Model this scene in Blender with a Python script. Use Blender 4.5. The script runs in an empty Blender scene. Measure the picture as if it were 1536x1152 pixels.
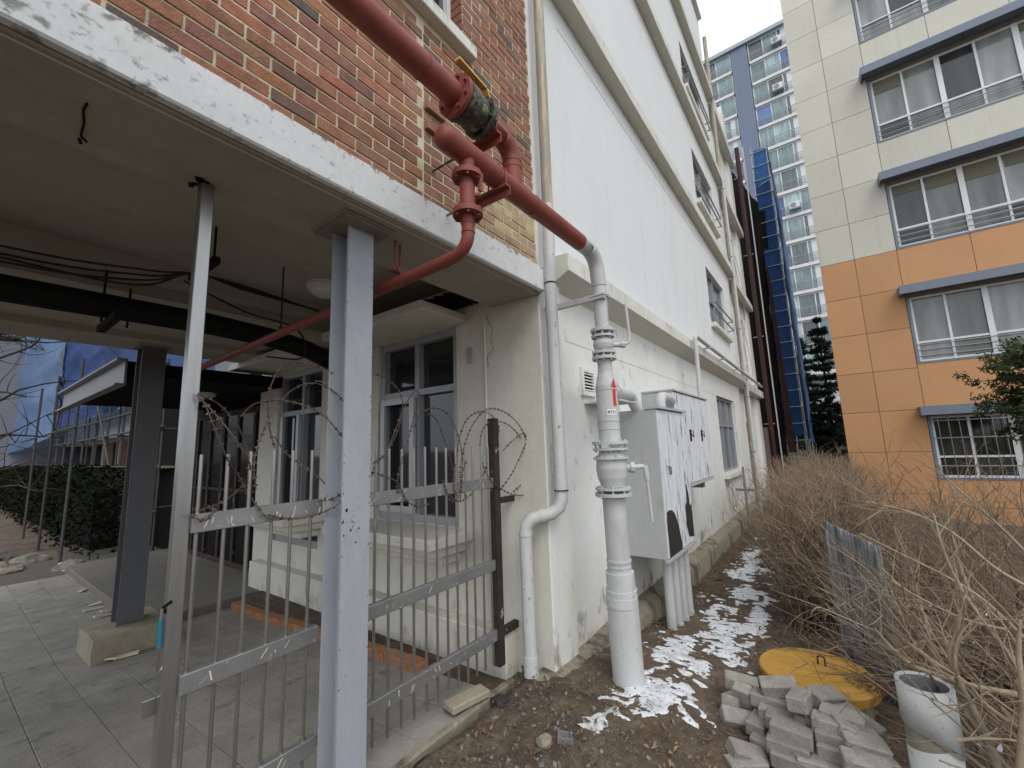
import bpy, bmesh, math, random
from mathutils import Vector, Matrix, noise, Euler
RND = random.Random(7)
sc = bpy.context.scene
# ---------------------------------------------------------------- camera
FPX, CX, CY = 635.19, 768.0, 576.0
YAW, PITCH, ROLL = math.radians(-36.353), math.radians(8.54), math.radians(-2.018)
CAMZ = 1.53
_f = Vector((math.sin(YAW)*math.cos(PITCH), math.cos(YAW)*math.cos(PITCH), math.sin(PITCH)))
_r = Vector((math.cos(YAW), -math.sin(YAW), 0)); _u = _r.cross(_f)
CF = _f; CR = _r*math.cos(ROLL)+_u*math.sin(ROLL); CU = _u*math.cos(ROLL)-_r*math.sin(ROLL)
cam_d = bpy.data.cameras.new('camera'); cam = bpy.data.objects.new('camera', cam_d)
sc.collection.objects.link(cam); sc.camera = cam
cam_d.sensor_width = 36; cam_d.lens = FPX/1536*36; cam_d.clip_end = 1000; cam_d.clip_start = 0.02
mw = Matrix((CR, CU, -CF)).transposed().to_4x4(); mw.translation = (0, 0, CAMZ); cam.matrix_world = mw
# ---------------------------------------------------------------- world and sun
SUN_EL, SUN_AZ = math.radians(52), math.radians(128)     # azimuth from +Y towards +X
w = bpy.data.worlds.new('World'); sc.world = w; w.use_nodes = True
nt = w.node_tree; nt.nodes.clear()
sky = nt.nodes.new('ShaderNodeTexSky'); sky.sky_type = 'NISHITA'; sky.sun_disc = False
sky.sun_elevation = SUN_EL; sky.sun_rotation = SUN_AZ; sky.air_density = 1.0; sky.dust_density = 4.0; sky.ozone_density = 1.0
hs = nt.nodes.new('ShaderNodeHueSaturation'); hs.inputs['Saturation'].default_value = 0.30
bg = nt.nodes.new('ShaderNodeBackground'); bg.inputs['Strength'].default_value = 0.15
wo = nt.nodes.new('ShaderNodeOutputWorld')
oc = nt.nodes.new('ShaderNodeMix'); oc.data_type = 'RGBA'; oc.inputs['Factor'].default_value = 0.7; oc.inputs['B'].default_value = (8.0, 8.6, 9.1, 1)   # even cloud cover
nt.links.new(sky.outputs[0], hs.inputs['Color']); nt.links.new(hs.outputs[0], oc.inputs['A']); nt.links.new(oc.outputs['Result'], bg.inputs['Color']); nt.links.new(bg.outputs[0], wo.inputs['Surface'])
sd = bpy.data.lights.new('sun', 'SUN'); sd.energy = 0.7; sd.angle = math.radians(25); sd.color = (1.0, 0.96, 0.9)
sun = bpy.data.objects.new('sun', sd); sc.collection.objects.link(sun)
sdir = Vector((math.sin(SUN_AZ)*math.cos(SUN_EL), math.cos(SUN_AZ)*math.cos(SUN_EL), math.sin(SUN_EL)))
sun.rotation_euler = sdir.to_track_quat('Z', 'Y').to_euler(); sun.location = (10, -10, 30)
sc.cycles.max_bounces = 6; sc.cycles.diffuse_bounces = 4; sc.cycles.glossy_bounces = 3
sc.view_settings.view_transform = 'Standard'; sc.view_settings.look = 'None'
sc.view_settings.exposure = 0.32; sc.view_settings.gamma = 1; sc.view_settings.use_curve_mapping = False
# ---------------------------------------------------------------- pixel rays (directions only; distance from what is touched)
O = Vector((0, 0, CAMZ))
def ray(px, py): return CF + CR*((px-CX)/FPX) - CU*((py-CY)/FPX)
def onx(px, py, x): d = ray(px, py); return O + d*((x-O.x)/d.x)
def ony(px, py, y): d = ray(px, py); return O + d*((y-O.y)/d.y)
def onz(px, py, z): d = ray(px, py); return O + d*((z-O.z)/d.z)
# ---------------------------------------------------------------- materials
MATS = {}
def _n(t, k, **kw):
    n = t.nodes.new(k)
    for a, b in kw.items(): setattr(n, a, b)
    return n
def mat(name, col, rough=0.8, var=0.12, scale=6.0, bump=0.0, bscale=60.0, metal=0.0, spots=(), objcol=False, tint=None, spec=0.4, stretch=(1,1,1), coat=0.0, trans=0.0):
    """principled with noise value variation; spots: list of (colour, scale, threshold, softness, stretch, amount)."""
    if name in MATS: return MATS[name]
    m = bpy.data.materials.new(name); m.use_nodes = True; t = m.node_tree
    b = t.nodes['Principled BSDF']; b.inputs['Roughness'].default_value = rough; b.inputs['Metallic'].default_value = metal
    b.inputs['Specular IOR Level'].default_value = spec
    if coat: b.inputs['Coat Weight'].default_value = coat
    tc = _n(t, 'ShaderNodeNewGeometry')
    def noise_(sc_, st=(1,1,1), det=6.0, off=0.0):
        mp = _n(t, 'ShaderNodeMapping'); mp.inputs['Scale'].default_value = st; mp.inputs['Location'].default_value = (off, off*0.7, off*1.3)
        t.links.new(tc.outputs['Position'], mp.inputs['Vector'])
        n = _n(t, 'ShaderNodeTexNoise'); n.inputs['Scale'].default_value = sc_; n.inputs['Detail'].default_value = det; n.inputs['Roughness'].default_value = 0.62
        t.links.new(mp.outputs[0], n.inputs['Vector']); return n.outputs['Fac']
    if objcol:
        oi = _n(t, 'ShaderNodeObjectInfo'); cur = oi.outputs['Color']
    else:
        rgb = _n(t, 'ShaderNodeRGB'); rgb.outputs[0].default_value = (*col, 1); cur = rgb.outputs[0]
    if var:
        nf = noise_(scale, stretch); mr = _n(t, 'ShaderNodeMapRange'); mr.inputs[1].default_value = 0.3; mr.inputs[2].default_value = 0.7
        mr.inputs[3].default_value = 1-var; mr.inputs[4].default_value = 1+var*0.6; t.links.new(nf, mr.inputs[0])
        nf2 = noise_(scale*9, stretch, 4, 3.1); mr2 = _n(t, 'ShaderNodeMapRange'); mr2.inputs[1].default_value = 0.3; mr2.inputs[2].default_value = 0.7
        mr2.inputs[3].default_value = 1-var*0.6; mr2.inputs[4].default_value = 1+var*0.4; t.links.new(nf2, mr2.inputs[0])
        mu = _n(t, 'ShaderNodeMath', operation='MULTIPLY'); t.links.new(mr.outputs[0], mu.inputs[0]); t.links.new(mr2.outputs[0], mu.inputs[1])
        vm = _n(t, 'ShaderNodeVectorMath', operation='SCALE'); t.links.new(cur, vm.inputs[0]); t.links.new(mu.outputs[0], vm.inputs['Scale']); cur = vm.outputs[0]
    k = 0
    for sp in spots:
        c2, s2, th, soft, st, amt = sp[:6]; zr = sp[6] if len(sp) > 6 else None
        k += 1; nf = noise_(s2, st, 8.0, 5.7*k)
        if zr:   # bias by height: more wear near z0, none past z1
            sx = _n(t, 'ShaderNodeSeparateXYZ'); t.links.new(tc.outputs['Position'], sx.inputs[0])
            ax = {'x':0,'y':1,'z':2}[zr[0]]
            mz = _n(t, 'ShaderNodeMapRange'); mz.inputs[1].default_value = zr[1]; mz.inputs[2].default_value = zr[2]; mz.inputs[3].default_value = zr[3]; mz.inputs[4].default_value = 0.0
            t.links.new(sx.outputs[ax], mz.inputs[0]); ad = _n(t, 'ShaderNodeMath', operation='ADD'); t.links.new(nf, ad.inputs[0]); t.links.new(mz.outputs[0], ad.inputs[1]); nf = ad.outputs[0]
        mr = _n(t, 'ShaderNodeMapRange'); mr.inputs[1].default_value = th; mr.inputs[2].default_value = th+soft; mr.inputs[3].default_value = 0; mr.inputs[4].default_value = amt
        t.links.new(nf, mr.inputs[0]); mx = _n(t, 'ShaderNodeMix', data_type='RGBA'); t.links.new(mr.outputs[0], mx.inputs['Factor'])
        t.links.new(cur, mx.inputs['A']); mx.inputs['B'].default_value = (*c2, 1); cur = mx.outputs['Result']
    t.links.new(cur, b.inputs['Base Color'])
    if bump:
        nf = noise_(bscale, stretch, 5, 9.0); bp = _n(t, 'ShaderNodeBump'); bp.inputs['Strength'].default_value = bump; bp.inputs['Distance'].default_value = 0.01
        t.links.new(nf, bp.inputs['Height']); t.links.new(bp.outputs[0], b.inputs['Normal'])
    MATS[name] = m; return m
def glass(name, col=(0.03,0.035,0.04), rough=0.06, objcol=False):
    if name in MATS: return MATS[name]
    m = bpy.data.materials.new(name); m.use_nodes = True; t = m.node_tree; b = t.nodes['Principled BSDF']
    b.inputs['Roughness'].default_value = rough; b.inputs['Specular IOR Level'].default_value = 0.6; b.inputs['Base Color'].default_value = (*col, 1)
    if objcol:
        oi = _n(t, 'ShaderNodeObjectInfo'); ge = _n(t, 'ShaderNodeNewGeometry'); mp = _n(t, 'ShaderNodeMapping'); mp.inputs['Scale'].default_value = (2.2, 2.2, 0.35); t.links.new(ge.outputs['Position'], mp.inputs['Vector'])
        no = _n(t, 'ShaderNodeTexNoise'); no.inputs['Scale'].default_value = 1.6; no.inputs['Detail'].default_value = 5; t.links.new(mp.outputs[0], no.inputs['Vector'])
        mr = _n(t, 'ShaderNodeMapRange'); mr.inputs[1].default_value = 0.35; mr.inputs[2].default_value = 0.65; mr.inputs[3].default_value = 0.68; mr.inputs[4].default_value = 1.18; t.links.new(no.outputs['Fac'], mr.inputs[0])
        vm = _n(t, 'ShaderNodeVectorMath', operation='SCALE'); t.links.new(oi.outputs['Color'], vm.inputs[0]); t.links.new(mr.outputs[0], vm.inputs['Scale']); t.links.new(vm.outputs[0], b.inputs['Base Color'])
    MATS[name] = m; return m
# ---------------------------------------------------------------- mesh builder and tagging
COL = sc.collection
class MB:
    def __init__(s): s.v = []; s.f = []; s.sm = []
    def box(s, x0, x1, y0, y1, z0, z1):
        b = len(s.v); s.v += [(x0,y0,z0),(x1,y0,z0),(x1,y1,z0),(x0,y1,z0),(x0,y0,z1),(x1,y0,z1),(x1,y1,z1),(x0,y1,z1)]
        s.f += [tuple(b+i for i in q) for q in ((0,3,2,1),(4,5,6,7),(0,1,5,4),(1,2,6,5),(2,3,7,6),(3,0,4,7))]; s.sm += [0]*6; return s
    def obox(s, c, size, R):
        b = len(s.v); c = Vector(c); hx, hy, hz = (a/2 for a in size)
        for p in ((-hx,-hy,-hz),(hx,-hy,-hz),(hx,hy,-hz),(-hx,hy,-hz),(-hx,-hy,hz),(hx,-hy,hz),(hx,hy,hz),(-hx,hy,hz)): s.v.append(tuple(c + R @ Vector(p)))
        s.f += [tuple(b+i for i in q) for q in ((0,3,2,1),(4,5,6,7),(0,1,5,4),(1,2,6,5),(2,3,7,6),(3,0,4,7))]; s.sm += [0]*6; return s
    def bar(s, a, b_, wx, wy, up=(0,0,1)):
        a = Vector(a); b_ = Vector(b_); d = b_-a; L = d.length; d.normalize(); u = Vector(up)
        if abs(d.dot(u)) > 0.95: u = Vector((1,0,0))
        x = u.cross(d).normalized(); y = d.cross(x); return s.obox((a+b_)/2, (wx, wy, L), Matrix((x, y, d)).transposed())
    def tube(s, pts, r, n=10, cap=True, smooth=1):
        pts = [Vector(p) for p in pts]; m = len(pts); rs = r if isinstance(r, (list, tuple)) else [r]*m
        b = len(s.v); d0 = (pts[1]-pts[0]).normalized(); x = d0.orthogonal().normalized()
        for i, p in enumerate(pts):
            d = (pts[min(i+1,m-1)]-pts[max(i-1,0)])
            d = d.normalized() if d.length > 1e-9 else d0
            x = (x - d*x.dot(d)); x = x.normalized() if x.length > 1e-6 else d.orthogonal().normalized(); y = d.cross(x)
            for k in range(n):
                a = 2*math.pi*k/n; s.v.append(tuple(p + (x*math.cos(a)+y*math.sin(a))*rs[i]))
        for i in range(m-1):
            for k in range(n):
                k2 = (k+1) % n; s.f.append((b+i*n+k, b+i*n+k2, b+(i+1)*n+k2, b+(i+1)*n+k)); s.sm.append(smooth)
        if cap:
            c = len(s.v); s.v += [s.v[b+k] for k in range(n)]+[s.v[b+(m-1)*n+k] for k in range(n)]
            s.f.append(tuple(c+k for k in reversed(range(n)))); s.f.append(tuple(c+n+k for k in range(n))); s.sm += [0, 0]
        return s
    def lathe(s, o, axis, prof, n=20, sharp=True):
        o = Vector(o); ax = Vector(axis).normalized(); x = ax.orthogonal().normalized(); y = ax.cross(x)
        segs = list(zip(prof[:-1], prof[1:]))
        for (t0, r0), (t1, r1) in segs:
            b = len(s.v)
            for t_, r_ in ((t0, r0), (t1, r1)):
                for k in range(n):
                    a = 2*math.pi*k/n; s.v.append(tuple(o + ax*t_ + (x*math.cos(a)+y*math.sin(a))*max(r_, 1e-4)))
            flat = abs(t1-t0) < 1e-6
            for k in range(n):
                k2 = (k+1) % n; s.f.append((b+k, b+k2, b+n+k2, b+n+k)); s.sm.append(0 if flat else 1)
        return s
    def face(s, *ps, sm=0):
        b = len(s.v); s.v += [tuple(p) for p in ps]; s.f.append(tuple(range(b, b+len(ps)))); s.sm.append(sm); return s
    def build(s, name, m, parent=None, bevel=0.0, loc=None):
        off = Vector((0,0,0))
        if parent is not None:
            q = parent
            while q is not None: off += Vector(q.location); q = q.parent
        elif loc is not None: off = Vector(loc)
        me = bpy.data.meshes.new(name)
        me.from_pydata([(v[0]-off.x, v[1]-off.y, v[2]-off.z) for v in s.v], [], s.f)
        me.polygons.foreach_set('use_smooth', [bool(a) for a in s.sm])
        if bevel:
            bm = bmesh.new(); bm.from_mesh(me); bmesh.ops.remove_doubles(bm, verts=bm.verts, dist=1e-5)
            ed = [e for e in bm.edges if len(e.link_faces) == 2 and e.calc_face_angle(0) > 0.6]
            bmesh.ops.bevel(bm, geom=ed, offset=bevel, segments=1, affect='EDGES', profile=0.5); bm.to_mesh(me); bm.free()
        me.materials.append(m)
        o = bpy.data.objects.new(name, me); COL.objects.link(o)
        if parent is not None: o.parent = parent
        elif loc is not None: o.location = loc
        return o
def tag(o, label, cat, group=None, kind=None):
    if kind: o['kind'] = kind
    if label: o['label'] = label
    if cat: o['category'] = cat
    if group: o['group'] = group
    return o
def thing(name, label, cat, loc=(0,0,0), group=None):
    o = bpy.data.objects.new(name, None); COL.objects.link(o); o.location = loc; o.empty_display_size = 0.1
    return tag(o, label, cat, group)
def struct(name, mb, m, **k):
    o = mb.build(name, m, **k); o['kind'] = 'structure'; return o
def part(parent, name, m, fn, bevel=0.0, label=None):
    b = MB(); fn(b); o = b.build(name, m, parent, bevel)
    if label: o['label'] = label
    return o
def lb(mb, face, pl, u0, u1, n0, n1, z0, z1):
    if face == '-Y': mb.box(u0, u1, pl-n1, pl-n0, z0, z1)
    else: mb.box(pl+n0, pl+n1, u0, u1, z0, z1)
    return mb
def wall(face, pl, th, u0, u1, z0, z1, holes=()):
    mb = MB(); zs = sorted({z0, z1, *[h[2] for h in holes], *[h[3] for h in holes]})
    for a, b in zip(zs[:-1], zs[1:]):
        hh = sorted([h for h in holes if h[2] < b-1e-6 and h[3] > a+1e-6]); u = u0
        for h in hh:
            if h[0] > u: lb(mb, face, pl, u, h[0], -th, 0, a, b)
            u = h[1]
        if u < u1: lb(mb, face, pl, u, u1, -th, 0, a, b)
    return mb
def window(parent, face, pl, u0, u1, z0, z1, us, zs, mf, mg, fr=0.05, mul=0.04, dep=0.06, set_=0.0, cols=None, name='window'):
    """frame mesh with panes as children; us/zs inner mullion and transom positions"""
    b = MB(); n0, n1 = set_-dep, set_
    U = [u0]+list(us)+[u1]; Z = [z0]+list(zs)+[z1]
    lb(b, face, pl, u0, u0+fr, n0, n1, z0, z1); lb(b, face, pl, u1-fr, u1, n0, n1, z0, z1)
    lb(b, face, pl, u0+fr, u1-fr, n0, n1-0.002, z0, z0+fr); lb(b, face, pl, u0+fr, u1-fr, n0, n1-0.002, z1-fr, z1)
    for u in us: lb(b, face, pl, u-mul/2, u+mul/2, n0, n1-0.004, z0+fr, z1-fr)
    for z in zs: lb(b, face, pl, u0+fr, u1-fr, n0, n1-0.007, z-mul/2, z+mul/2)
    o = b.build(name, mf, parent); i = 0
    for a, c in zip(U[:-1], U[1:]):
        for e, g in zip(Z[:-1], Z[1:]):
            p = MB(); lb(p, face, pl, a+0.01, c-0.01, n0+0.012, n0+0.02, e+0.01, g-0.01); q = p.build('pane', mg, o)
            if cols: q.color = (*cols[i % len(cols)], 1)
            i += 1
    return o
def sstep(a, b, x): t = max(0, min(1, (x-a)/(b-a))); return t*t*(3-2*t)
def nz(x, y, z=0.0): return noise.noise(Vector((x, y, z)))
def smooth_path(P, n=10):
    P = [Vector(p) for p in P]; out = []
    Q = [P[0]*2-P[1]]+P+[P[-1]*2-P[-2]]
    for i in range(1, len(Q)-2):
        for k in range(n):
            t = k/n; a, b, c, d = Q[i-1], Q[i], Q[i+1], Q[i+2]
            out.append(0.5*((2*b)+(c-a)*t+(2*a-5*b+4*c-d)*t*t+(3*b-a-3*c+d)*t*t*t))
    out.append(P[-1]); return out
# palette
M_WALL = mat('white_render', (0.72,0.72,0.695), 0.9, 0.05, 1.1, 0.3, 70, spots=[((0.50,0.49,0.44),2.4,0.58,0.25,(1.6,1.6,0.22),0.22), ((0.58,0.53,0.40),1.6,0.55,0.2,(1,1,0.6),0.5,('z',0.0,1.2,0.13)), ((0.17,0.14,0.09),7,0.60,0.16,(1,1,0.6),0.85,('z',-0.2,0.30,0.20))])
M_WALLU = mat('upper_white_render', (0.70,0.715,0.72), 0.9, 0.03, 0.9, 0.2, 50, spots=[((0.52,0.52,0.49),1.1,0.53,0.25,(1.5,1.5,0.3),0.3), ((0.42,0.41,0.37),5,0.59,0.15,(1,1,0.10),0.3), ((0.3,0.3,0.28),20,0.69,0.05,(1,1,0.3),0.4)])
M_WALLIN = mat('cream_render', (0.63,0.61,0.535), 0.9, 0.07, 1.6, 0.3, 70, spots=[((0.42,0.37,0.29),2.4,0.56,0.2,(1.2,1.2,0.4),0.35), ((0.24,0.20,0.14),8,0.63,0.18,(1,1,0.5),0.6,('z',-0.2,0.35,0.16)), ((0.3,0.27,0.22),30,0.66,0.04,(1,1,1),0.5)])
M_LEDGE = mat('ledge_render', (0.66,0.655,0.6), 0.9, 0.08, 2.5, 0.2, 80, spots=[((0.14,0.14,0.12),18,0.57,0.15,(1,1,0.25),0.6), ((0.34,0.33,0.28),2.5,0.52,0.2,(1,1,1),0.4)])
M_LEDGEC = mat('ledge_soffit_render', (0.60,0.59,0.51), 0.9, 0.05, 1.5, 0.15, 70)
M_FASCIA = mat('fascia_concrete', (0.70,0.715,0.72), 0.9, 0.07, 3, 0.12, 70, spots=[((0.07,0.07,0.06),22,0.63,0.10,(1,1,0.9),0.85,('z',2.935,2.895,0.20)), ((0.12,0.12,0.11),24,0.60,0.12,(1,0.8,1),0.75,('y',-0.2,0.6,0.14)), ((0.50,0.50,0.47),3,0.56,0.2,(1,1,0.4),0.4)])
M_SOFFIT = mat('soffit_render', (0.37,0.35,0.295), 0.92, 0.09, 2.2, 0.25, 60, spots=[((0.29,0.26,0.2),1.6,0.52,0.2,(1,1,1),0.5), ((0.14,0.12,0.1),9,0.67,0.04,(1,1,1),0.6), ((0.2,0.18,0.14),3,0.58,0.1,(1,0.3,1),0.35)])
M_BRICK = mat('clay_brick', (0.3,0.1,0.06), 0.9, 0.25, 16, 0.7, 110, objcol=True, spots=[((0.58,0.50,0.40),30,0.675,0.03,(1,1.6,0.35),0.8), ((0.10,0.075,0.06),9,0.58,0.15,(1,1,1),0.5), ((0.40,0.30,0.24),3,0.56,0.15,(1,1,1),0.35)])
M_MORTAR = mat('mortar', (0.60,0.53,0.385), 0.95, 0.2, 9, 0.6, 130, spots=[((0.16,0.14,0.11),5,0.57,0.12,(1,1,1),0.6)])
M_REDP = mat('red_oxide_paint', (0.24,0.056,0.042), 0.55, 0.16, 9, 0.15, 140, spots=[((0.12,0.03,0.022),6,0.57,0.15,(1,1,1),0.6), ((0.42,0.30,0.26),50,0.68,0.03,(1,1,1),0.5)])
M_GASW = mat('grey_white_paint', (0.49,0.495,0.495), 0.55, 0.06, 7, 0.1, 120, spots=[((0.36,0.34,0.29),9,0.56,0.16,(1,1,0.3),0.5), ((0.2,0.17,0.13),40,0.66,0.04,(1,1,0.6),0.6)])
M_VALVE = mat('blackened_valve', (0.06,0.06,0.045), 0.5, 0.5, 16, 0.4, 90, 0.3, spots=[((0.34,0.31,0.19),16,0.53,0.12,(1,1,1),0.65)])
M_YEL = mat('yellow_lever_paint', (0.58,0.36,0.08), 0.6, 0.2, 15, spots=[((0.25,0.16,0.07),26,0.62,0.1,(1,1,1),0.8)])
M_HCOL = mat('bluegrey_steel_paint', (0.32,0.342,0.375), 0.5, 0.08, 4, 0.12, 60, stretch=(1,1,0.35), spots=[((0.20,0.13,0.08),5,0.63,0.12,(1,1,0.35),0.6,('z',2.75,2.45,0.09)), ((0.20,0.16,0.12),7,0.62,0.12,(1,1,0.4),0.6,('z',-0.1,0.35,0.12)), ((0.13,0.085,0.06),52,0.68,0.03,(1,1,0.8),0.85), ((0.26,0.29,0.33),3,0.56,0.2,(1,1,0.2),0.3)])
M_STEEL = mat('brown_grey_steel', (0.27,0.265,0.265), 0.4, 0.14, 8, 0.05, 90, 0.55, spots=[((0.66,0.58,0.44),22,0.685,0.02,(1,1,0.22),0.9), ((0.13,0.08,0.05),6,0.6,0.2,(1,1,1),0.4)])
M_BARS = mat('dull_stainless_bar', (0.36,0.35,0.345), 0.3, 0.12, 10, 0.0, 90, 0.85, spots=[((0.66,0.58,0.44),18,0.655,0.02,(1,1,0.3),0.9)])
M_STAIN = mat('stainless_post', (0.33,0.325,0.32), 0.34, 0.1, 6, 0, 90, 0.85, stretch=(6,6,0.3), spots=[((0.13,0.1,0.08),7,0.62,0.2,(1,1,0.3),0.5)])
M_RUST = mat('rusted_angle', (0.045,0.032,0.027), 0.75, 0.3, 12, 0.3, 80, 0.2, spots=[((0.62,0.53,0.38),26,0.64,0.02,(1,1,0.4),0.9)])
M_WIRE = mat('rusty_wire', (0.10,0.072,0.058), 0.8, 0.4, 30, spots=[((0.3,0.28,0.25),20,0.6,0.1,(1,1,1),0.6)])
M_PVC = mat('pvc_grey', (0.53,0.535,0.53), 0.45, 0.06, 5, 0.04, 60, spots=[((0.13,0.10,0.07),26,0.63,0.05,(1,1,0.6),0.7), ((0.38,0.33,0.25),7,0.55,0.15,(1,1,0.25),0.5)])
M_PVCB = mat('pvc_stained', (0.33,0.30,0.25), 0.55, 0.2, 5, 0.05, 60, stretch=(9,9,0.5), spots=[((0.55,0.42,0.2),5,0.52,0.06,(4,4,0.6),0.7), ((0.55,0.54,0.5),7,0.56,0.1,(6,6,0.5),0.6)])
M_BOXG = mat('meter_box_paint', (0.42,0.425,0.43), 0.5, 0.06, 3, 0.05, 60, spots=[((0.3,0.27,0.23),8,0.62,0.1,(1,1,0.25),0.4)])
M_BOXF = mat('flaking_white_paint', (0.66,0.68,0.71), 0.6, 0.08, 5, 0.3, 60, spots=[((0.12,0.085,0.07),13,0.58,0.06,(1,1.4,0.22),0.95), ((0.24,0.16,0.13),46,0.60,0.08,(1,1,0.6),0.6), ((0.40,0.36,0.33),6,0.56,0.15,(1,1,0.2),0.5), ((0.5,0.5,0.5),4,0.52,0.2,(1,1,0.4),0.5)])
M_BARE = mat('bare_brown_metal', (0.035,0.029,0.028), 0.6, 0.2, 10)
M_CONC = mat('footing_concrete', (0.25,0.225,0.17), 0.95, 0.25, 4, 0.9, 35, spots=[((0.07,0.058,0.04),6,0.51,0.12,(1,1,0.3),0.85), ((0.42,0.40,0.34),16,0.62,0.1,(1,1,1),0.6)])
M_PLINTH = mat('plinth_stone', (0.30,0.265,0.20), 0.95, 0.2, 6, 0.6, 40)
M_PAVER = mat('paver', (0.2,0.2,0.2), 0.92, 0.2, 5, 0.5, 70, objcol=True, spots=[((0.085,0.078,0.07),5,0.59,0.08,(1.6,1,1),0.6), ((0.36,0.33,0.28),1.1,0.52,0.2,(1,1,1),0.4), ((0.1,0.09,0.08),60,0.62,0.06,(1,1,1),0.4)])
M_ALU = mat('aluminium_frame', (0.48,0.49,0.51), 0.45, 0.06, 5, 0, 60, 0.3)
M_ALUD = mat('grey_aluminium_frame', (0.36,0.37,0.40), 0.45, 0.08, 5, 0, 60, 0.3)
M_BLACK = mat('black_lagging', (0.011,0.011,0.011), 0.85, 0.3, 9, 0.2, 40, spec=0.15)
M_CABLE = mat('black_cable', (0.015,0.015,0.015), 0.6, 0.0)
M_WHITEP = mat('white_plastic', (0.68,0.68,0.66), 0.4, 0.03)
M_DARK = mat('dark_void', (0.010,0.010,0.011), 0.9, 0.2, spec=0.1)
M_GLD = glass('dark_glass', (0.022,0.026,0.03), 0.05)
M_DGL = glass('tinted_door_glass', (0.012,0.012,0.014), 0.12); M_DGL.node_tree.nodes['Principled BSDF'].inputs['Specular IOR Level'].default_value = 0.04
M_GLO = glass('window_glass', (0.1,0.1,0.1), 0.08, True)
M_SOIL = mat('soil', (0.115,0.083,0.056), 0.97, 0.4, 2.2, 1.0, 55, spots=[((0.055,0.04,0.03),1.7,0.5,0.15,(1,1,1),0.8), ((0.20,0.165,0.125),7,0.53,0.15,(1,1,1),0.6), ((0.24,0.20,0.155),60,0.58,0.06,(1,1,1),0.5), ((0.04,0.03,0.022),38,0.58,0.06,(1,1,1),0.7)])
M_SNOW = mat('old_snow', (0.70,0.72,0.76), 0.7, 0.10, 14, 0.6, 60, spots=[((0.36,0.33,0.30),9,0.50,0.16,(1,1,1),0.7), ((0.16,0.12,0.09),42,0.56,0.07,(1,1,1),0.85)])
M_COVER = mat('yellow_cover_paint', (0.46,0.25,0.045), 0.85, 0.2, 6, 0.35, 70, spots=[((0.12,0.07,0.035),6,0.535,0.10,(1,1,1),0.7), ((0.28,0.16,0.05),28,0.56,0.1,(1,1,1),0.55), ((0.5,0.36,0.16),12,0.58,0.1,(1,1,1),0.4)])
M_BLOCK = mat('concrete_block', (0.29,0.285,0.265), 0.95, 0.2, 16, 0.8, 110, objcol=True, spots=[((0.1,0.09,0.07),70,0.60,0.05,(1,1,1),0.6), ((0.2,0.185,0.15),9,0.54,0.12,(1,1,1),0.6)])
M_GALV = mat('galvanised_sheet', (0.33,0.345,0.36), 0.42, 0.2, 5, 0.1, 50, 0.5, spots=[((0.09,0.08,0.075),26,0.53,0.06,(1,1,0.06),0.8), ((0.62,0.65,0.68),34,0.55,0.05,(1,1,0.05),0.7), ((0.12,0.06,0.035),8,0.6,0.1,(1,1,0.3),0.7)])  # dark and pale streaks paint in light and shade of ribs; brown is rust
M_TWIG = mat('dry_twig', (0.27,0.2,0.135), 0.9, 0.3, 5, objcol=True)
M_LEAF = mat('dry_leaf', (0.16,0.095,0.05), 0.9, 0.6, 9, spots=[((0.32,0.22,0.12),4,0.54,0.1,(1,1,1),0.8)])
M_STONE = mat('grey_stone', (0.22,0.205,0.18), 0.93, 0.35, 7, 0.6, 50, spots=[((0.09,0.075,0.055),6,0.5,0.15,(1,1,1),0.7)])
# ================================================================ GROUND
def ground_z(x, y):
    z = -0.03 - 0.27*sstep(2.5, 5.4, y) - 0.10*sstep(-1.2, -0.2, x)*(1-sstep(2.5, 5.4, y))
    if x < -1.86: z = min(z, pave_z(x)-0.075)
    if y > 14: z -= 0.25*sstep(14, 18, y)
    if x > 1.0: z -= 0.35*sstep(1.0, 3.0, x)
    return z
def pave_z(x): return -0.035 + 0.052*max(-3.6, min(0, x+2.0))
def axis_vals(dense0, dense1, step, far):
    v = []; a = dense0
    while a < dense1+1e-6: v.append(a); a += step
    s_ = step*2; a = dense0-s_; lo = []
    while a > -far: lo.append(a); s_ *= 1.5; a -= s_
    lo.append(-far); s_ = step*2; a = dense1+s_; hi = []
    while a < far: hi.append(a); s_ *= 1.5; a += s_
    hi.append(far); return lo[::-1]+v+hi
gx = axis_vals(-2.05, 1.2, 0.035, 400); gy = axis_vals(1.0, 7.0, 0.035, 400)
gm = MB()
for y in gy:
    for x in gx:
        z = ground_z(x, y)
        if -2 < x < 6 and -2 < y < 16:
            z += 0.02*nz(x*2.1, y*2.1, 1)+0.014*nz(x*7, y*7, 2)+0.012*nz(x*19, y*19, 3)
        gm.v.append((x, y, z))
nx_ = len(gx)
for j in range(len(gy)-1):
    for i in range(nx_-1):
        gm.f.append((j*nx_+i, j*nx_+i+1, (j+1)*nx_+i+1, (j+1)*nx_+i)); gm.sm.append(1)
ground = struct('ground', gm, M_SOIL)
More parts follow.
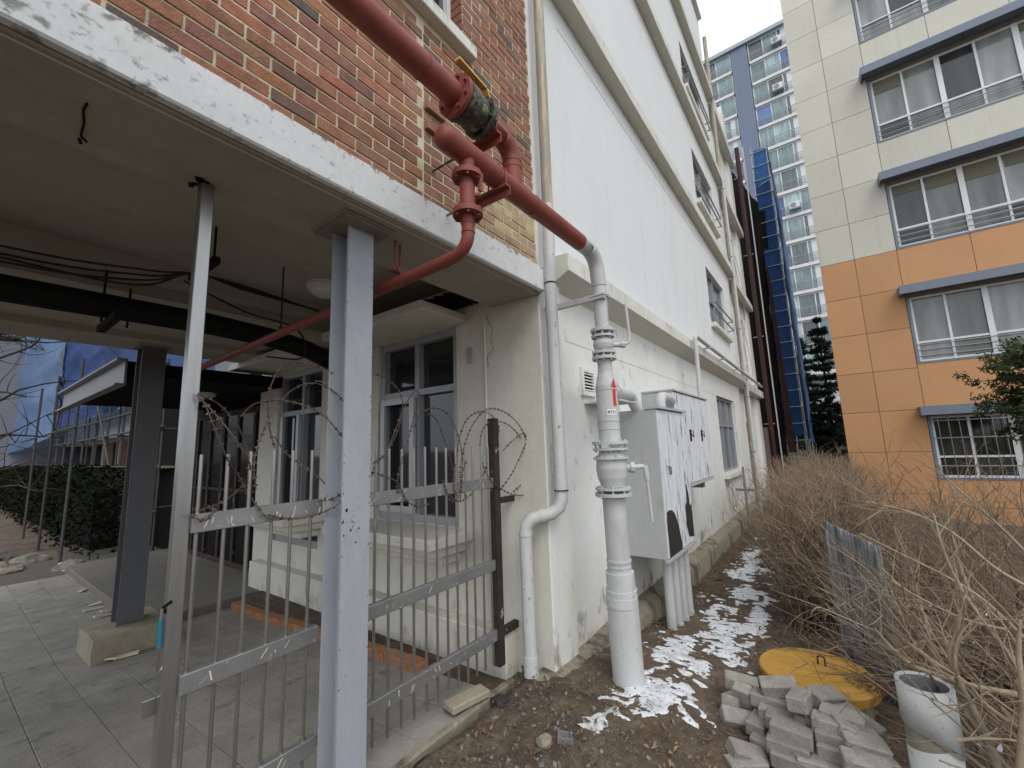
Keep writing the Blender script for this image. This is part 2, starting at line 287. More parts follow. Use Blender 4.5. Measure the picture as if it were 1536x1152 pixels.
# pavers in the passage
pv = MB(); pv.box(-13, -1.9, -2.2, 2.66, -0.5, -0.285)
paving = struct('paving', pv, mat('joint_sand', (0.10,0.09,0.075), 0.95, 0.2, 12))
pm = MB(); pm.box(-0.1488, 0.1488, -0.1488, 0.1488, -0.05, 0)
p0 = None; PW = 0.3; R2 = random.Random(3)
for i in range(27):
    x = -2.06 - PW*i
    for j in range(10):
        y = -0.53 + PW*j
        if y > 2.25 and x < -2.3: continue
        if p0 is None:
            p0 = pm.build('paver', M_PAVER, None, 0.003); o = p0
        else:
            o = p0.copy(); COL.objects.link(o)
        o.parent = paving; o.location = (x, y, pave_z(x)+R2.uniform(-.0025,.0025)); o.rotation_euler = (R2.uniform(-.006,.006), -0.052+R2.uniform(-.006,.006) if x > -5.6 else 0, 0)
        g_ = R2.uniform(0.245, 0.29); o.color = (g_, g_*0.93, g_*0.825, 1)
# concrete landing before the entrance
ld = MB(); ld.box(-10.3, -5.95, 1.45, 3.2, -0.5, -0.13)
struct('landing', ld, mat('landing_concrete', (0.17,0.155,0.135), 0.9, 0.15, 3, 0.3, 60), bevel=0.012)
# snow in the alley
sn = MB(); S = 0.017
spath = [(-1.32,2.30,0.10),(-1.15,2.75,0.32),(-1.02,3.4,0.36),(-0.98,4.2,0.34),(-1.0,5.0,0.30),(-1.02,6.0,0.30),(-1.1,7.0,0.26),(-1.2,8.2,0.20),(-1.3,9.3,0.10)]
def snow_mask(x, y):
    for (xa,ya,wa),(xb,yb,wb) in zip(spath[:-1], spath[1:]):
        if ya <= y < yb:
            t = (y-ya)/(yb-ya); cx = xa+(xb-xa)*t; ww = wa+(wb-wa)*t
            d = abs(x-cx)/ww
            n = 0.75*nz(x*4.5+3, y*2.6, 5)+0.6*nz(x*10, y*14, 6)+0.35*nz(x*22, y*30, 8)+0.12*nz(x*60,y*60,9)
            return 0.24-d*0.5+n
    return -1
cells = {}; vid = {}
def sv(i, j):
    if (i, j) in vid: return vid[(i, j)]
    x, y = -1.72+i*S, 2.25+j*S
    z = ground_z(x, y)+0.02*nz(x*2.1, y*2.1, 1)+0.014*nz(x*7, y*7, 2)+0.004*nz(x*19, y*19, 3)
    m_ = snow_mask(x, y); z += -0.016 + 0.025*sstep(-0.14, 0.22, m_)
    vid[(i, j)] = len(sn.v); sn.v.append((x, y, z)); return vid[(i, j)]
for j in range(int(7.2/S)):
    for i in range(int(1.4/S)):
        if snow_mask(-1.72+(i+.5)*S, 2.25+(j+.5)*S) > -0.14:
            sn.f.append((sv(i,j), sv(i+1,j), sv(i+1,j+1), sv(i,j+1))); sn.sm.append(1)
for k in range(260):
    x = R2.uniform(0.35, 2.6); y = R2.uniform(2.6, 6.5); a = R2.uniform(.02,.09); z = ground_z(x,y)+0.03
    if nz(x*1.6,y*1.6,12) < 0.05: continue
    sn.face(*[(x+a*math.cos(q*1.05)*R2.uniform(.6,1.2), y+a*math.sin(q*1.05)*R2.uniform(.6,1.2), z+R2.uniform(-.004,.008)) for q in range(6)])
tag(sn.build('snow', M_SNOW), 'patchy thawing snow lying along the dirt path', 'snow', kind='stuff')
# gravel and dry leaves
gv = MB(); R3 = random.Random(11)
for k in range(3200):
    y = 1.2 + 4.2*R3.random()**1.5; x = R3.uniform(-1.78, 0.6 if y > 2 else -0.2)
    z = ground_z(x, y)+0.02*nz(x*2.1,y*2.1,1)+0.014*nz(x*7,y*7,2)+0.012*nz(x*19,y*19,3); r = 0.0025+0.011*R3.random()**4
    R = Euler((R3.random()*6, R3.random()*6, R3.random()*6)).to_matrix(); gv.obox((x,y,z+r*0.3), (r*2, r*1.6, r*1.2), R)
tag(gv.build('gravel', M_STONE), 'loose grey gravel scattered on the bare soil', 'gravel', kind='stuff')
lf = MB()
for k in range(3600):
    if k < 420: y = R3.uniform(1.3, 2.7); x = R3.uniform(-1.85, -0.6)
    elif k < 2000: y = R3.uniform(2.2, 5.0); x = R3.uniform(-0.75, 1.4)
    else: y = R3.uniform(4.0, 9.0); x = R3.choice((R3.uniform(-1.6,-1.35), R3.uniform(-0.75,0.0)))
    z = ground_z(x, y)+0.02*nz(x*2.1,y*2.1,1)+0.014*nz(x*7,y*7,2)+0.02; a = 0.007+0.013*R3.random()**1.6
    R = Euler((R3.uniform(-.7,.7), R3.uniform(-.7,.7), R3.random()*6)).to_matrix(); c = Vector((x,y,z))
    P = [c+R@Vector(q) for q in ((-a*1.5,0,0),(0,-a*.6,a*.25),(a*1.5,0,0.1*a),(0,a*.6,a*.25))]
    lf.face(P[0],P[1],P[2]); lf.face(P[0],P[2],P[3])
tag(lf.build('fallen_leaves', M_LEAF), 'brown dry leaves littering the soil and path edge', 'leaves', kind='stuff')
# ================================================================ WHITE BUILDING
XW = -1.722; YF = 2.738; XR = -1.765
wb = thing('white_building', 'white rendered building with projecting floor ledges beside the dirt alley', 'building', (-3.2, 6.0, -0.1))
M_GLW = glass('far_glass', (0.06,0.065,0.07), 0.1)
HOL = [(9.45,11.45,0.86,2.45),(9.55,11.45,4.0,5.28),(9.4,11.4,6.75,8.02),(9.3,11.4,9.5,10.7)]
wall('+X', XR, 0.25, 3.08, 12.5, -0.06, 2.885, [HOL[0]]).build('wall', M_WALL, wb)
wall('+X', XW, 0.25, 2.738, 12.5, 2.90, 14.1, HOL[1:]).build('upper_wall', M_WALLU, wb)
part(wb, 'corner_pilaster', M_WALL, lambda b: b.box(XW-0.3, XW, YF, 3.08, -0.06, 2.91), 0.006)
# window-wall facing the passage
FH = [(-3.78,-2.63,0.87,2.655),(-6.0,-4.88,0.45,2.63)]
wall('-Y', YF, 0.25, -6.35, XW-0.3, -0.25, 2.735, FH).build('passage_wall', M_WALLIN, wb)
part(wb, 'passage_wall_corner', M_WALLIN, lambda b: b.box(XW-0.3, XW-0.008, YF-0.003, YF, -0.06, 2.735))
part(wb, 'upper_front_wall', M_WALLIN, lambda b: b.box(-6.35, XW-0.003, YF, YF+0.25, 2.735, 6.5))
part(wb, 'conduit', M_WALLIN, lambda b: b.tube([(-2.28,YF-0.012,0.0),(-2.28,YF-0.012,2.6)], 0.012, 8))
def cornice(b):
    P = [(XR-0.02,2.86),(XR,2.86),(-1.564,2.96),(-1.564,3.11),(XR-0.02,3.12)]
    for y in (2.96,12.5): b.v += [(x,y,z) for x, z in P]
    b.f += [(0,1,2,3,4),(9,8,7,6,5)]+[(k,5+k,5+(k+1)%5,(k+1)%5) for k in range(5)]; b.sm += [0]*7
part(wb, 'ledge', M_LEDGEC, cornice); part(wb, 'ledge_face', M_LEDGE, lambda b: b.box(-1.564,-1.56,2.962,12.498,2.963,3.105))
for zj, yj in ((5.95,2.738),(8.68,2.738),(11.37,2.738)):
    part(wb, 'ledge', M_LEDGEC, lambda b: b.box(XR-0.02, -1.564, yj-(0.0 if zj>3 else 0.12), 12.5, zj, zj+(0.24 if zj < 3 else 0.19)), 0.006)
    part(wb, 'ledge_face', M_LEDGE, lambda b: b.box(-1.564, -1.56, yj-(0.0 if zj>3 else 0.12), 12.5, zj+0.006, zj+(0.234 if zj < 3 else 0.184)))
part(wb, 'coping', M_LEDGE, lambda b: b.box(XW-0.3, -1.62, 2.7, 12.5, 14.1, 14.22), 0.01)
gcol = [(0.13,0.14,0.15),(0.2,0.21,0.22),(0.08,0.085,0.09),(0.17,0.18,0.19)]
for q, (a, b_, c, d) in enumerate(HOL):
    pl = XR if q == 0 else XW
    us = [a+(b_-a)*k/3 for k in (1,2)] if q == 0 else [(a+b_)/2]
    window(wb, '+X', pl-0.06, a, b_, c, d, us, [c+(d-c)*(0.62 if q==0 else 0.5)], M_ALUD, M_GLO, 0.05, 0.045, 0.07, cols=gcol)
    if q:
        r = MB()
        for zz in (0.2, 0.42): r.bar((pl+0.13,a-0.08,c+zz),(pl+0.13,b_+0.08,c+zz),0.025,0.025)
        for yy in (a-0.05,b_+0.05):
            for zz in (0.2,0.42): r.bar((pl,yy,c+zz),(pl+0.13,yy,c+zz),0.02,0.02)
        r.build('window_rail', M_STEEL, wb)
    part(wb, 'window_sill', M_LEDGE, lambda b: b.box(pl-0.02, pl+0.1, a-0.06, b_+0.06, c-0.1, c), 0.006)
# second block, set back a little
HO2 = [(14.2,15.2,3.9,5.3),(14.2,15.2,6.8,8.1),(13.6,14.4,0.2,2.0)]
wall('+X', XW-0.12, 0.25, 12.5, 16.3, -0.4, 13.2, HO2).build('wall', M_WALL, wb)
for a, b_, c, d in HO2: window(wb, '+X', XW-0.2, a, b_, c, d, [(a+b_)/2], [(c+d)/2], M_ALUD, M_GLO, cols=gcol)
for zj in (2.95, 5.95, 8.68, 11.37): part(wb, 'ledge', M_LEDGE, lambda b: b.box(XW-0.14, -1.60, 12.502, 16.3, zj-0.1, zj+0.12), 0.008)
part(wb, 'pilaster', M_WALL, lambda b: b.box(XW-0.2, XW-0.02, 15.6, 16.32, -0.4, 13.4), 0.006)
part(wb, 'end_wall', M_WALL, lambda b: b.box(-7, XW-0.1, 16.05, 16.3, -0.4, 13.2))
# footing
ft = MB(); NF = 70
for i in range(NF+1):
    y = 2.55+i*(12.4-2.55)/NF; e = 0.02*nz(y*3,1)+0.012*nz(y*9,4)
    zt = -0.055+0.02*nz(y*2.3,7); xo = -1.60+e*(1.6 if y < 4 else 0.7)
    ft.v += [(XW-0.1,y,zt+0.03),(XW-0.01,y,zt+0.02),(xo-0.05,y,zt),(xo,y,zt-0.05+e),(xo+0.02+e,y,-0.7)]
for i in range(NF):
    for k in range(4): a = i*5+k; ft.f.append((a,a+5,a+6,a+1)); ft.sm.append(1)
ft.f.append((0,1,2,3,4)); ft.sm.append(0)
ft.build('footing', M_CONC, wb)
# window wall windows
w1 = window(wb, '-Y', YF+0.03, -3.78,-2.63,0.87,2.655, [-3.205], [2.1], M_ALUD, M_GLD, 0.07, 0.06, 0.09)
part(w1, 'sash', M_ALU, lambda b: (b.box(-3.72,-3.66,YF-0.012,YF+0.02,0.95,2.06), b.box(-3.27,-3.21,YF-0.012,YF+0.02,0.95,2.06), b.box(-3.66,-3.27,YF-0.012,YF+0.02,0.95,1.01), b.box(-3.66,-3.27,YF-0.012,YF+0.02,2.0,2.06)))
w2 = window(wb, '-Y', YF+0.03, -6.0,-4.88,0.45,2.63, [-5.4], [2.08], M_ALUD, M_GLD, 0.07, 0.06, 0.09)
part(w2, 'sash', M_ALU, lambda b: (b.box(-5.9,-5.83,YF-0.012,YF+0.02,0.55,2.04), b.box(-5.47,-5.41,YF-0.012,YF+0.02,0.55,2.04)))
for a, b_ in ((-3.98,-2.5),(-6.25,-4.7)):
    part(wb, 'window_hood', M_WALLIN, lambda b: b.box(a,b_,2.2,YF,2.655,2.735), 0.008)
for a, b_ in ((-3.95,-2.47),(-6.15,-4.72)):
    zt = 0.865 if a > -5 else 0.86
    for k in range(3):
        part(wb, 'sill_step', M_WALLIN, lambda b: b.box(a+0.07*k,b_-0.07*k,2.25+0.13*k,YF,zt-0.085*(k+1)+0.003,zt-0.085*k), 0.006)
part(wb, 'switch_plate', M_ALUD, lambda b: b.box(-2.49,-2.42,YF-0.02,YF,2.28,2.42), 0.004)
ck = [ony(a,b_,YF-0.002) for a, b_ in ((729,472),(733,484),(739,494),(736,508),(740,522),(731,536),(733,549))]
part(wb, 'wall_crack', mat('crack_dark', (0.16,0.14,0.11), 0.9, 0.1), lambda b: b.tube(ck, 0.0022, 4))
ck2 = [ony(a,b_,YF-0.002) for a, b_ in ((775,478),(770,490),(786,500),(781,486))]
part(wb, 'wall_crack', MATS['crack_dark'], lambda b: b.tube(ck2, 0.0015, 4))
zc_ = onx(930,541,XR).z
part(wb, 'joint_line', MATS['crack_dark'], lambda b: b.tube([(XR,3.2,zc_),(XR,9.4,zc_)], 0.0022, 4))
zc2 = onx(940,200,XW).z
part(wb, 'wall_cable', mat('grey_cable', (0.55,0.56,0.56), 0.7, 0.0), lambda b: b.tube([(XW,3.3,zc2),(XW,9.4,zc2)], 0.004, 5))
for k in range(8):
    yy = 12.7+0.35*k; z_ = RND.uniform(5,10)
    part(wb, 'loose_wire', M_CABLE, lambda b: b.tube(smooth_path([(XW-0.08,yy,z_),(XW-0.02,yy+0.3,z_-0.9),(XW-0.0,yy+0.5,z_-1.6),(XW-0.06,yy+0.2,z_-2.1)],6),0.006,4))
# vent grille
vg = part(wb, 'vent_grille', M_WALL, lambda b: (b.box(XR,XR+0.03,3.44,3.48,1.98,2.24), b.box(XR,XR+0.03,3.68,3.72,1.98,2.24), b.box(XR,XR+0.028,3.48,3.68,2.2,2.24), b.box(XR,XR+0.028,3.48,3.68,1.98,2.02)))
part(vg, 'grille_back', M_DARK, lambda b: b.box(XR,XR+0.004,3.48,3.68,2.02,2.2))
for k in range(6):
    part(vg, 'louvre', M_WALL, lambda b: b.obox((XR+0.017,3.58,2.035+0.03*k),(0.022,0.2,0.008),Euler((0,0.6,0)).to_matrix()))
# far wing of the white building, behind the scaffold
part(wb, 'entrance_recess', M_DARK, lambda b: b.box(-12.4,-6.6,3.0,3.2,-0.5,2.9))  # black wall colour stands in for the shade of the recess
part(wb, 'recess_side', M_WALLIN, lambda b: b.box(-6.6,-6.352,2.76,3.0,-0.3,2.735))
part(wb, 'wing_wall', M_WALL, lambda b: b.box(-34,-12.0,4.2,6.9,2.5,3.6))
part(wb, 'wing_lower_wall', mat('wing_shade_brown', (0.035,0.025,0.022), 0.9, 0.3, 8, 0.3), lambda b: b.box(-34,-12.0,6.6,6.9,-0.5,2.6))  # near-black colour puts the shade under the wing into the wall
for k in range(6):
    xa = -12.0-2.6*k
    part(wb, 'wing_pier', mat('wing_pier_brick', (0.34,0.22,0.17), 0.9, 0.2, 9), lambda b: b.box(xa-0.35,xa,4.3,4.6,-0.5,2.6))
# entrance doors: dark glass leaves with steel frames
ed = thing('entrance_doors', 'dark glass entrance doors in a shadowed recess behind the concrete landing', 'door', (-8.3,3.5,-0.13))
for k in range(6):
    xa = -9.9+0.58*k
    d_ = part(ed, 'door_frame', M_RUST, lambda b: (b.box(xa,xa+0.04,2.86,2.92,-0.13,2.3), b.box(xa+0.54,xa+0.579,2.86,2.92,-0.13,2.3), b.box(xa+0.04,xa+0.54,2.862,2.918,-0.13,-0.05), b.box(xa+0.04,xa+0.54,2.862,2.918,2.22,2.3), b.box(xa+0.04,xa+0.54,2.864,2.916,1.0,1.04)))
    part(d_, 'pane', M_DGL, lambda b: b.box(xa+0.03,xa+0.55,2.885,2.895,-0.06,2.25))
# entrance canopy with a steel channel edge
cn = thing('entrance_canopy', 'flat canopy with a pale steel channel edge over the entrance landing', 'canopy', (-8,1.2,2.3))
part(cn, 'channel', mat('pale_channel', (0.22,0.225,0.25), 0.5, 0.1, 6), lambda b: (b.box(-9.6,-5.95,1.12,1.14,2.33,2.62), b.box(-9.6,-5.95,1.05,1.12,2.33,2.35), b.box(-9.6,-5.95,1.05,1.12,2.60,2.62)))
part(cn, 'roof', M_DARK, lambda b: b.box(-9.6,-5.98,1.14,3.0,2.45,2.6))
part(cn, 'ceiling_lamp', M_WHITEP, lambda b: b.lathe((-7.1,2.2,2.45),(0,0,-1),[(0,0.16),(0.04,0.15),(0.07,0.1),(0.085,0.001)],18))
# ================================================================ BRICK CORRIDOR OVER THE PASSAGE
XB = -1.70
bc = thing('brick_corridor', 'red brick corridor building bridging the paved passage on a concrete slab', 'building', (-3.8, 1.0, 2.72))
WIN = (0.62, 1.885, 4.255, 5.9)
wall('+X', XB-0.0045, 0.2, -3.0, 2.70, 2.93, 6.6, [WIN]).build('mortar_wall', M_MORTAR, bc)
part(bc, 'corner_trim', M_WALL, lambda b: b.box(XB-0.2,XB+0.004,2.70,2.738,2.732,6.6))
part(bc, 'fascia', M_FASCIA, lambda b: b.box(-1.70,-1.655,-3.0,2.736,2.732,2.932), 0.008)
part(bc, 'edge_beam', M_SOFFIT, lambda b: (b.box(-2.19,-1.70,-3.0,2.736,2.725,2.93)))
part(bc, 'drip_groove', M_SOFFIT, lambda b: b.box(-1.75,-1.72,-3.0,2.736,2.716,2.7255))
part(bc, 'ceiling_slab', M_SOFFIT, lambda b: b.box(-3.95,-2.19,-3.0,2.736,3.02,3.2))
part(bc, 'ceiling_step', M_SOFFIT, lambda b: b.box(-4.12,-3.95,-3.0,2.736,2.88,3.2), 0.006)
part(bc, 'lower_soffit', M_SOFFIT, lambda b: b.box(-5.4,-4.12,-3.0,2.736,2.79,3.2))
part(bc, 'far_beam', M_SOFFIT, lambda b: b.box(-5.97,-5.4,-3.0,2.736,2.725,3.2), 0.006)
part(bc, 'far_wall', M_MORTAR, lambda b: b.box(-5.95,-5.75,-3.0,2.73,3.2,6.6))
part(bc, 'corrugated_edge', M_BLACK, lambda b: [b.box(-4.0+0.06*k,-3.965+0.06*k,2.45,2.73,2.80,2.84+0.012*(k%2)) for k in range(28)])
# crack and scuffs on the soffit
cr = MB(); cp = [onz(131,155,2.722),onz(125,165,2.722),onz(126,185,2.722),onz(121,204,2.722),onz(130,213,2.722)]
cr.tube(cp, 0.004, 4); cr.tube([onz(119,208,2.722),onz(121,215,2.722)],0.006,4); cr.build('soffit_crack', M_DARK, bc)
part(bc, 'spalled_patch', M_DARK, lambda b: [b.obox((-2.08+RND.uniform(-.05,.05),0.6+RND.uniform(-.05,.05),2.722),(RND.uniform(.01,.05),RND.uniform(.01,.04),0.006),Euler((0,0,RND.random()*3)).to_matrix()) for k in range(9)])
# bricks
BH, BL, CP, LP = 0.057, 0.19, 0.0665, 0.2
bset = []
def brick_colour(y, z, r):
    t = r.random()
    if t < 0.66: c = (r.uniform(.31,.385), r.uniform(.145,.175), r.uniform(.085,.108))
    elif t < 0.90: c = (r.uniform(.26,.31), r.uniform(.125,.145), r.uniform(.082,.10))
    elif t < 0.98: c = (r.uniform(.20,.24), r.uniform(.11,.125), r.uniform(.08,.095))
    else: c = (r.uniform(.12,.15), r.uniform(.09,.105), r.uniform(.08,.095))
    if y > 1.52:
        c = tuple(a*0.84+0.02 for a in c)
        k = max(0, min(1, (y-1.75)/0.5))*max(0, min(1, (3.52-z)/0.25))*r.uniform(0.35,1.0)   # old cream paint left on the low corner bricks
        c = tuple(a*(1-k)+p*k for a, p in zip(c, (0.52,0.42,0.24)))
    return c
R4 = random.Random(21)
for j in range(56):
    z0 = 2.934+CP*j; zc = z0+BH/2
    off = (j % 2)*LP/2 + R4.uniform(-.004,.004); y = -1.2+off - 0.012
    while y < 2.70:
        ya, yb = y, y+BL; y += LP
        yb = min(yb, 2.695)
        segs = [(ya, yb)]
        if ya < 1.522 < yb: segs = [(ya, 1.514), (1.530, yb)]
        for a, b_ in segs:
            if b_-a < 0.03: continue
            if z0+BH > WIN[2]-0.10 and z0 < WIN[3]:
                if a < WIN[1] and b_ > WIN[0]:
                    if a < WIN[0]-0.03: b_ = WIN[0]
                    elif b_ > WIN[1]+0.03: a = WIN[1]
                    else: continue
                    if z0 < WIN[2]-0.02 and (b_ < WIN[1]+0.07 and a > WIN[0]-0.07): continue
            bset.append((a, b_, z0))
def dist_b(t):
    a, b_, z0 = t; c = Vector((XB,(a+b_)/2,z0)); v = c-O; dpt = v.dot(CF)
    if dpt < 0.3: return 1e9
    px = CX+FPX*v.dot(CR)/dpt; py = CY-FPX*v.dot(CU)/dpt
    vis = -30 < px < 830 and -20 < py < 420
    return v.length if vis else 1e6+v.length
bset.sort(key=dist_b)
cache = {}; joined = MB(); jc = 0
def brick_mesh(L):
    k = round(L, 2)
    if k not in cache:
        b = MB(); b.box(-0.05, 0, -k/2, k/2, 0, BH); o = b.build('brick', M_BRICK, None, 0.003); cache[k] = o.data; bpy.data.objects.remove(o)
    return cache[k]
groups = {}
for i, (a, b_, z0) in enumerate(bset):
    c = brick_colour((a+b_)/2, z0, R4); pr = R4.uniform(-0.003, 0.003)
    if (a > 1.52 and a < 1.56 and 3.36 < z0 < 3.62): pr = 0.03 if int(z0/CP) % 2 else 0.0
    if i < 300:
        o = bpy.data.objects.new('brick', brick_mesh(b_-a)); COL.objects.link(o); o.parent = bc
        o.location = Vector((XB+pr, (a+b_)/2, z0))-Vector(bc.location); o.color = (*c, 1); o.rotation_euler = (R4.uniform(-.006,.006), 0, R4.uniform(-.01,.01))
    else:
        groups.setdefault((0 if c[1] > 0.1 and c[2] < 0.1 else 1 if c[2] < 0.1 else 2), []).append((a, b_, z0, pr, c))
for gk, lst in groups.items():
    b = MB()
    for a, b_, z0, pr, c in lst: b.box(XB-0.05, XB+pr, a, b_, z0, z0+BH)
    o = b.build('brickwork', M_BRICK, bc, 0.0); o['kind'] = 'stuff'
    n_ = len(lst); o.color = (sum(t[4][0] for t in lst)/n_, sum(t[4][1] for t in lst)/n_, sum(t[4][2] for t in lst)/n_, 1)
# upper window in the brick wall
part(bc, 'window_sill', M_LEDGE, lambda b: b.box(XB-0.1,XB+0.07,0.5,1.95,4.165,4.255), 0.006)
bw = window(bc, '+X', XB-0.10, WIN[0],WIN[1],WIN[2],WIN[3], [1.05,1.45], [5.0], M_WHITEP, M_GLD, 0.05, 0.05, 0.06)
part(bc, 'reveal_bricks', M_BRICK, lambda b: [b.box(XB-0.12,XB-0.006,1.868,1.884,4.262+CP*k,4.262+CP*k+BH) for k in range(24)]).color = (0.27,0.11,0.07,1)
# ================================================================ STEEL COLUMNS
def hcol(name, label, x, y, z0, z1, m, s=0.15):
    t = thing(name, label, 'column', (x,y,z0), 'steel columns under the brick corridor'); h = s/2
    part(t, 'flange', m, lambda b: b.box(x+h-0.011,x+h,y-h,y+h,z0,z1)); part(t, 'flange', m, lambda b: b.box(x-h,x-h+0.011,y-h,y+h,z0,z1))
    part(t, 'web', m, lambda b: b.box(x-h+0.011,x+h-0.011,y-0.005,y+0.005,z0,z1))
    part(t, 'top_plate', mat('plate_paint', (0.25,0.22,0.18), 0.7, 0.3, 10, 0.2), lambda b: (b.box(x-0.15,x+0.15,y-0.14,y+0.14,z1,z1+0.014)), 0.002)
    part(t, 'grout_pad', M_SOFFIT, lambda b: b.box(x-0.165,x+0.165,y-0.15,y+0.155,z1+0.0145,z1+0.024))
    return t
hcol('steel_column', 'blue grey painted steel H column between the two halves of the railing', -1.94, 1.235, -0.12, 2.70, M_HCOL)
hc1 = [o for o in bpy.data.objects if o.name == 'steel_column'][0]; rc = random.Random(2)
def chips(b):
    for k in range(80):
        if k < 26: y, z, a = rc.gauss(1.215,.025), rc.gauss(1.22,.05), rc.uniform(.001,.006)
        elif k < 75: y, z, a = rc.choice((1.162,1.308))+rc.gauss(0,.002), rc.uniform(0.2,2.65), rc.uniform(.001,.004)
        else: y, z, a = rc.uniform(1.17,1.3), rc.uniform(0.2,2.6), rc.uniform(.0008,.0025)
        y = max(1.165,min(1.305,y)); b.face(*[(-1.8644,y+a*math.cos(q*1.25)*rc.uniform(.5,1.2),z+a*1.5*math.sin(q*1.25)*rc.uniform(.5,1.2)) for q in range(5)])
part(hc1, 'paint_chips', M_RUST, chips)['kind'] = 'stuff'
hc2 = hcol('steel_column', 'dark grey steel H column on a stone plinth in the paved passage', -5.67, 1.27, 0.0, 2.70, mat('dark_grey_steel', (0.10,0.10,0.11), 0.5, 0.1, 4), 0.2)  # even grey, darker than the near column
def rough_block(b, x0,x1,y0,y1,z0,z1, seed, amp=0.015):
    bm = bmesh.new(); bmesh.ops.create_cube(bm, size=1); bmesh.ops.subdivide_edges(bm, edges=bm.edges, cuts=4, use_grid_fill=True)
    base = len(b.v)
    for v in bm.verts:
        p = Vector((x0+(v.co.x+.5)*(x1-x0), y0+(v.co.y+.5)*(y1-y0), z0+(v.co.z+.5)*(z1-z0)))
        n = noise.noise_vector(p*9+Vector((seed,seed,0))); b.v.append(tuple(p+n*amp))
    bm.verts.index_update()
    for f in bm.faces: b.f.append(tuple(base+v.index for v in f.verts)); b.sm.append(0)
    bm.free()
pl = MB(); rough_block(pl, -5.98,-5.34,0.98,1.52,-0.27,-0.002, 3)
tag(pl.build('column_plinth', M_PLINTH, loc=(-5.66,1.25,-0.25)), 'rough buff stone plinth under the dark grey steel column', 'plinth')
pp = onz(455,985,0)
sl = MB(); rough_block(sl, -1.9,-1.62,1.12,1.42,-0.12,-0.005, 9, 0.012)
tag(sl.build('broken_slab', M_PLINTH, loc=(-1.76,1.27,-0.06)), 'chipped concrete slab at the foot of the blue grey column', 'slab')
# ================================================================ RAILING WITH GATE
XFN = -2.05
fn = thing('steel_railing', 'paint splashed steel bar railing with a tall post closing the passage', 'railing', (XFN,1.5,0))
part(fn, 'tall_post', M_STAIN, lambda b: b.box(XFN-0.055,XFN-0.005,0.575,0.625,-0.2,2.722), 0.003)
part(fn, 'end_post', M_RUST, lambda b: (b.box(XFN-0.03,XFN+0.03,2.49,2.497,0.02,1.755), b.box(XFN+0.023,XFN+0.03,2.497,2.55,0.02,1.755)))
for zt in (1.314, 0.734, 0.265):
    part(fn, 'rail', M_STEEL, lambda b: b.box(XFN-0.018,XFN+0.018,0.625,1.16,zt-0.072,zt), 0.003)
    part(fn, 'rail', M_STEEL, lambda b: b.box(XFN-0.018,XFN+0.018,1.31,2.49,zt-0.072,zt), 0.003)
ys = [0.646,0.742,0.831,0.929,1.014,1.109]+[1.475,1.567,1.657,1.747,1.84,1.932,2.02,2.111,2.2,2.28,2.372,2.455]
for y in ys:
    lx = RND.uniform(-.004,.004)
    part(fn, 'bar', M_BARS, lambda b: b.tube([(XFN+lx,y,0.045 if y > 1.4 else -0.02),(XFN-lx,y,1.55+RND.uniform(-.006,.006))], 0.008, 8))
for za, zb_ in ((1.12,1.16),(0.2,0.25)): part(fn, 'wall_bracket', M_RUST, lambda b: b.box(XFN-0.02,XFN+0.02,2.55,YF,za,zb_))
part(fn, 'latch_plate', M_STAIN, lambda b: b.box(XFN-0.06,XFN-0.055,0.535,0.577,0.605,0.665), 0.002)
# paint dribbles hanging on the rails
dr = MB(); M_DRIP = mat('cream_paint_drip', (0.66,0.60,0.47), 0.7, 0.1)
for k in range(70):
    y = RND.choice([RND.uniform(0.64,1.14), RND.uniform(1.33,2.47)]); zt = RND.choice([1.314,1.314,0.265,0.265,0.734]); h = RND.uniform(0.008,0.04); zz = RND.uniform(zt-0.07,zt-h-0.002); sl_ = RND.uniform(-0.02,0.03)
    wv = RND.uniform(0.002,0.006)
    dr.face((XFN+0.0195,y,zz),(XFN+0.0195,y+wv,zz),(XFN+0.0195,y+wv+sl_,zz+h),(XFN+0.0195,y+sl_,zz+h))
dr.build('paint_splash', M_DRIP, fn)['kind'] = 'stuff'
# ---- razor wire
def razor(name, label, strands, loc):
    t = thing(name, label, 'barbed wire', loc, 'rusty barbed wire on the railing')
    for pts in strands:
        P = smooth_path([onx(px, py, XFN+dx) for px, py, dx in pts], 10)
        b = MB(); b.tube(P, 0.0031, 5); acc = 0; nxt = 0.02; prev = P[0]
        for i in range(1, len(P)):
            seg = (P[i]-prev).length; 
            while acc+seg >= nxt:
                c = prev.lerp(P[i], (nxt-acc)/max(seg,1e-9)); d = (P[i]-prev).normalized(); x = d.orthogonal().normalized(); x.rotate(Matrix.Rotation(RND.random()*3.1,3,d)); 
                for s_ in (-1,1):
                    b.face(c+d*0.006, c-d*0.006, c-d*0.004+x*0.0105*s_, c+d*0.003+x*0.0105*s_)
                y_ = d.cross(x)
                b.face(c+d*0.004+y_*0.004, c-d*0.004+y_*0.004, c-d*0.004-y_*0.004, c+d*0.004-y_*0.004)
                nxt += 0.034
            acc += seg; prev = P[i]
        b.build('wire_strand', M_WIRE, t)
    return t
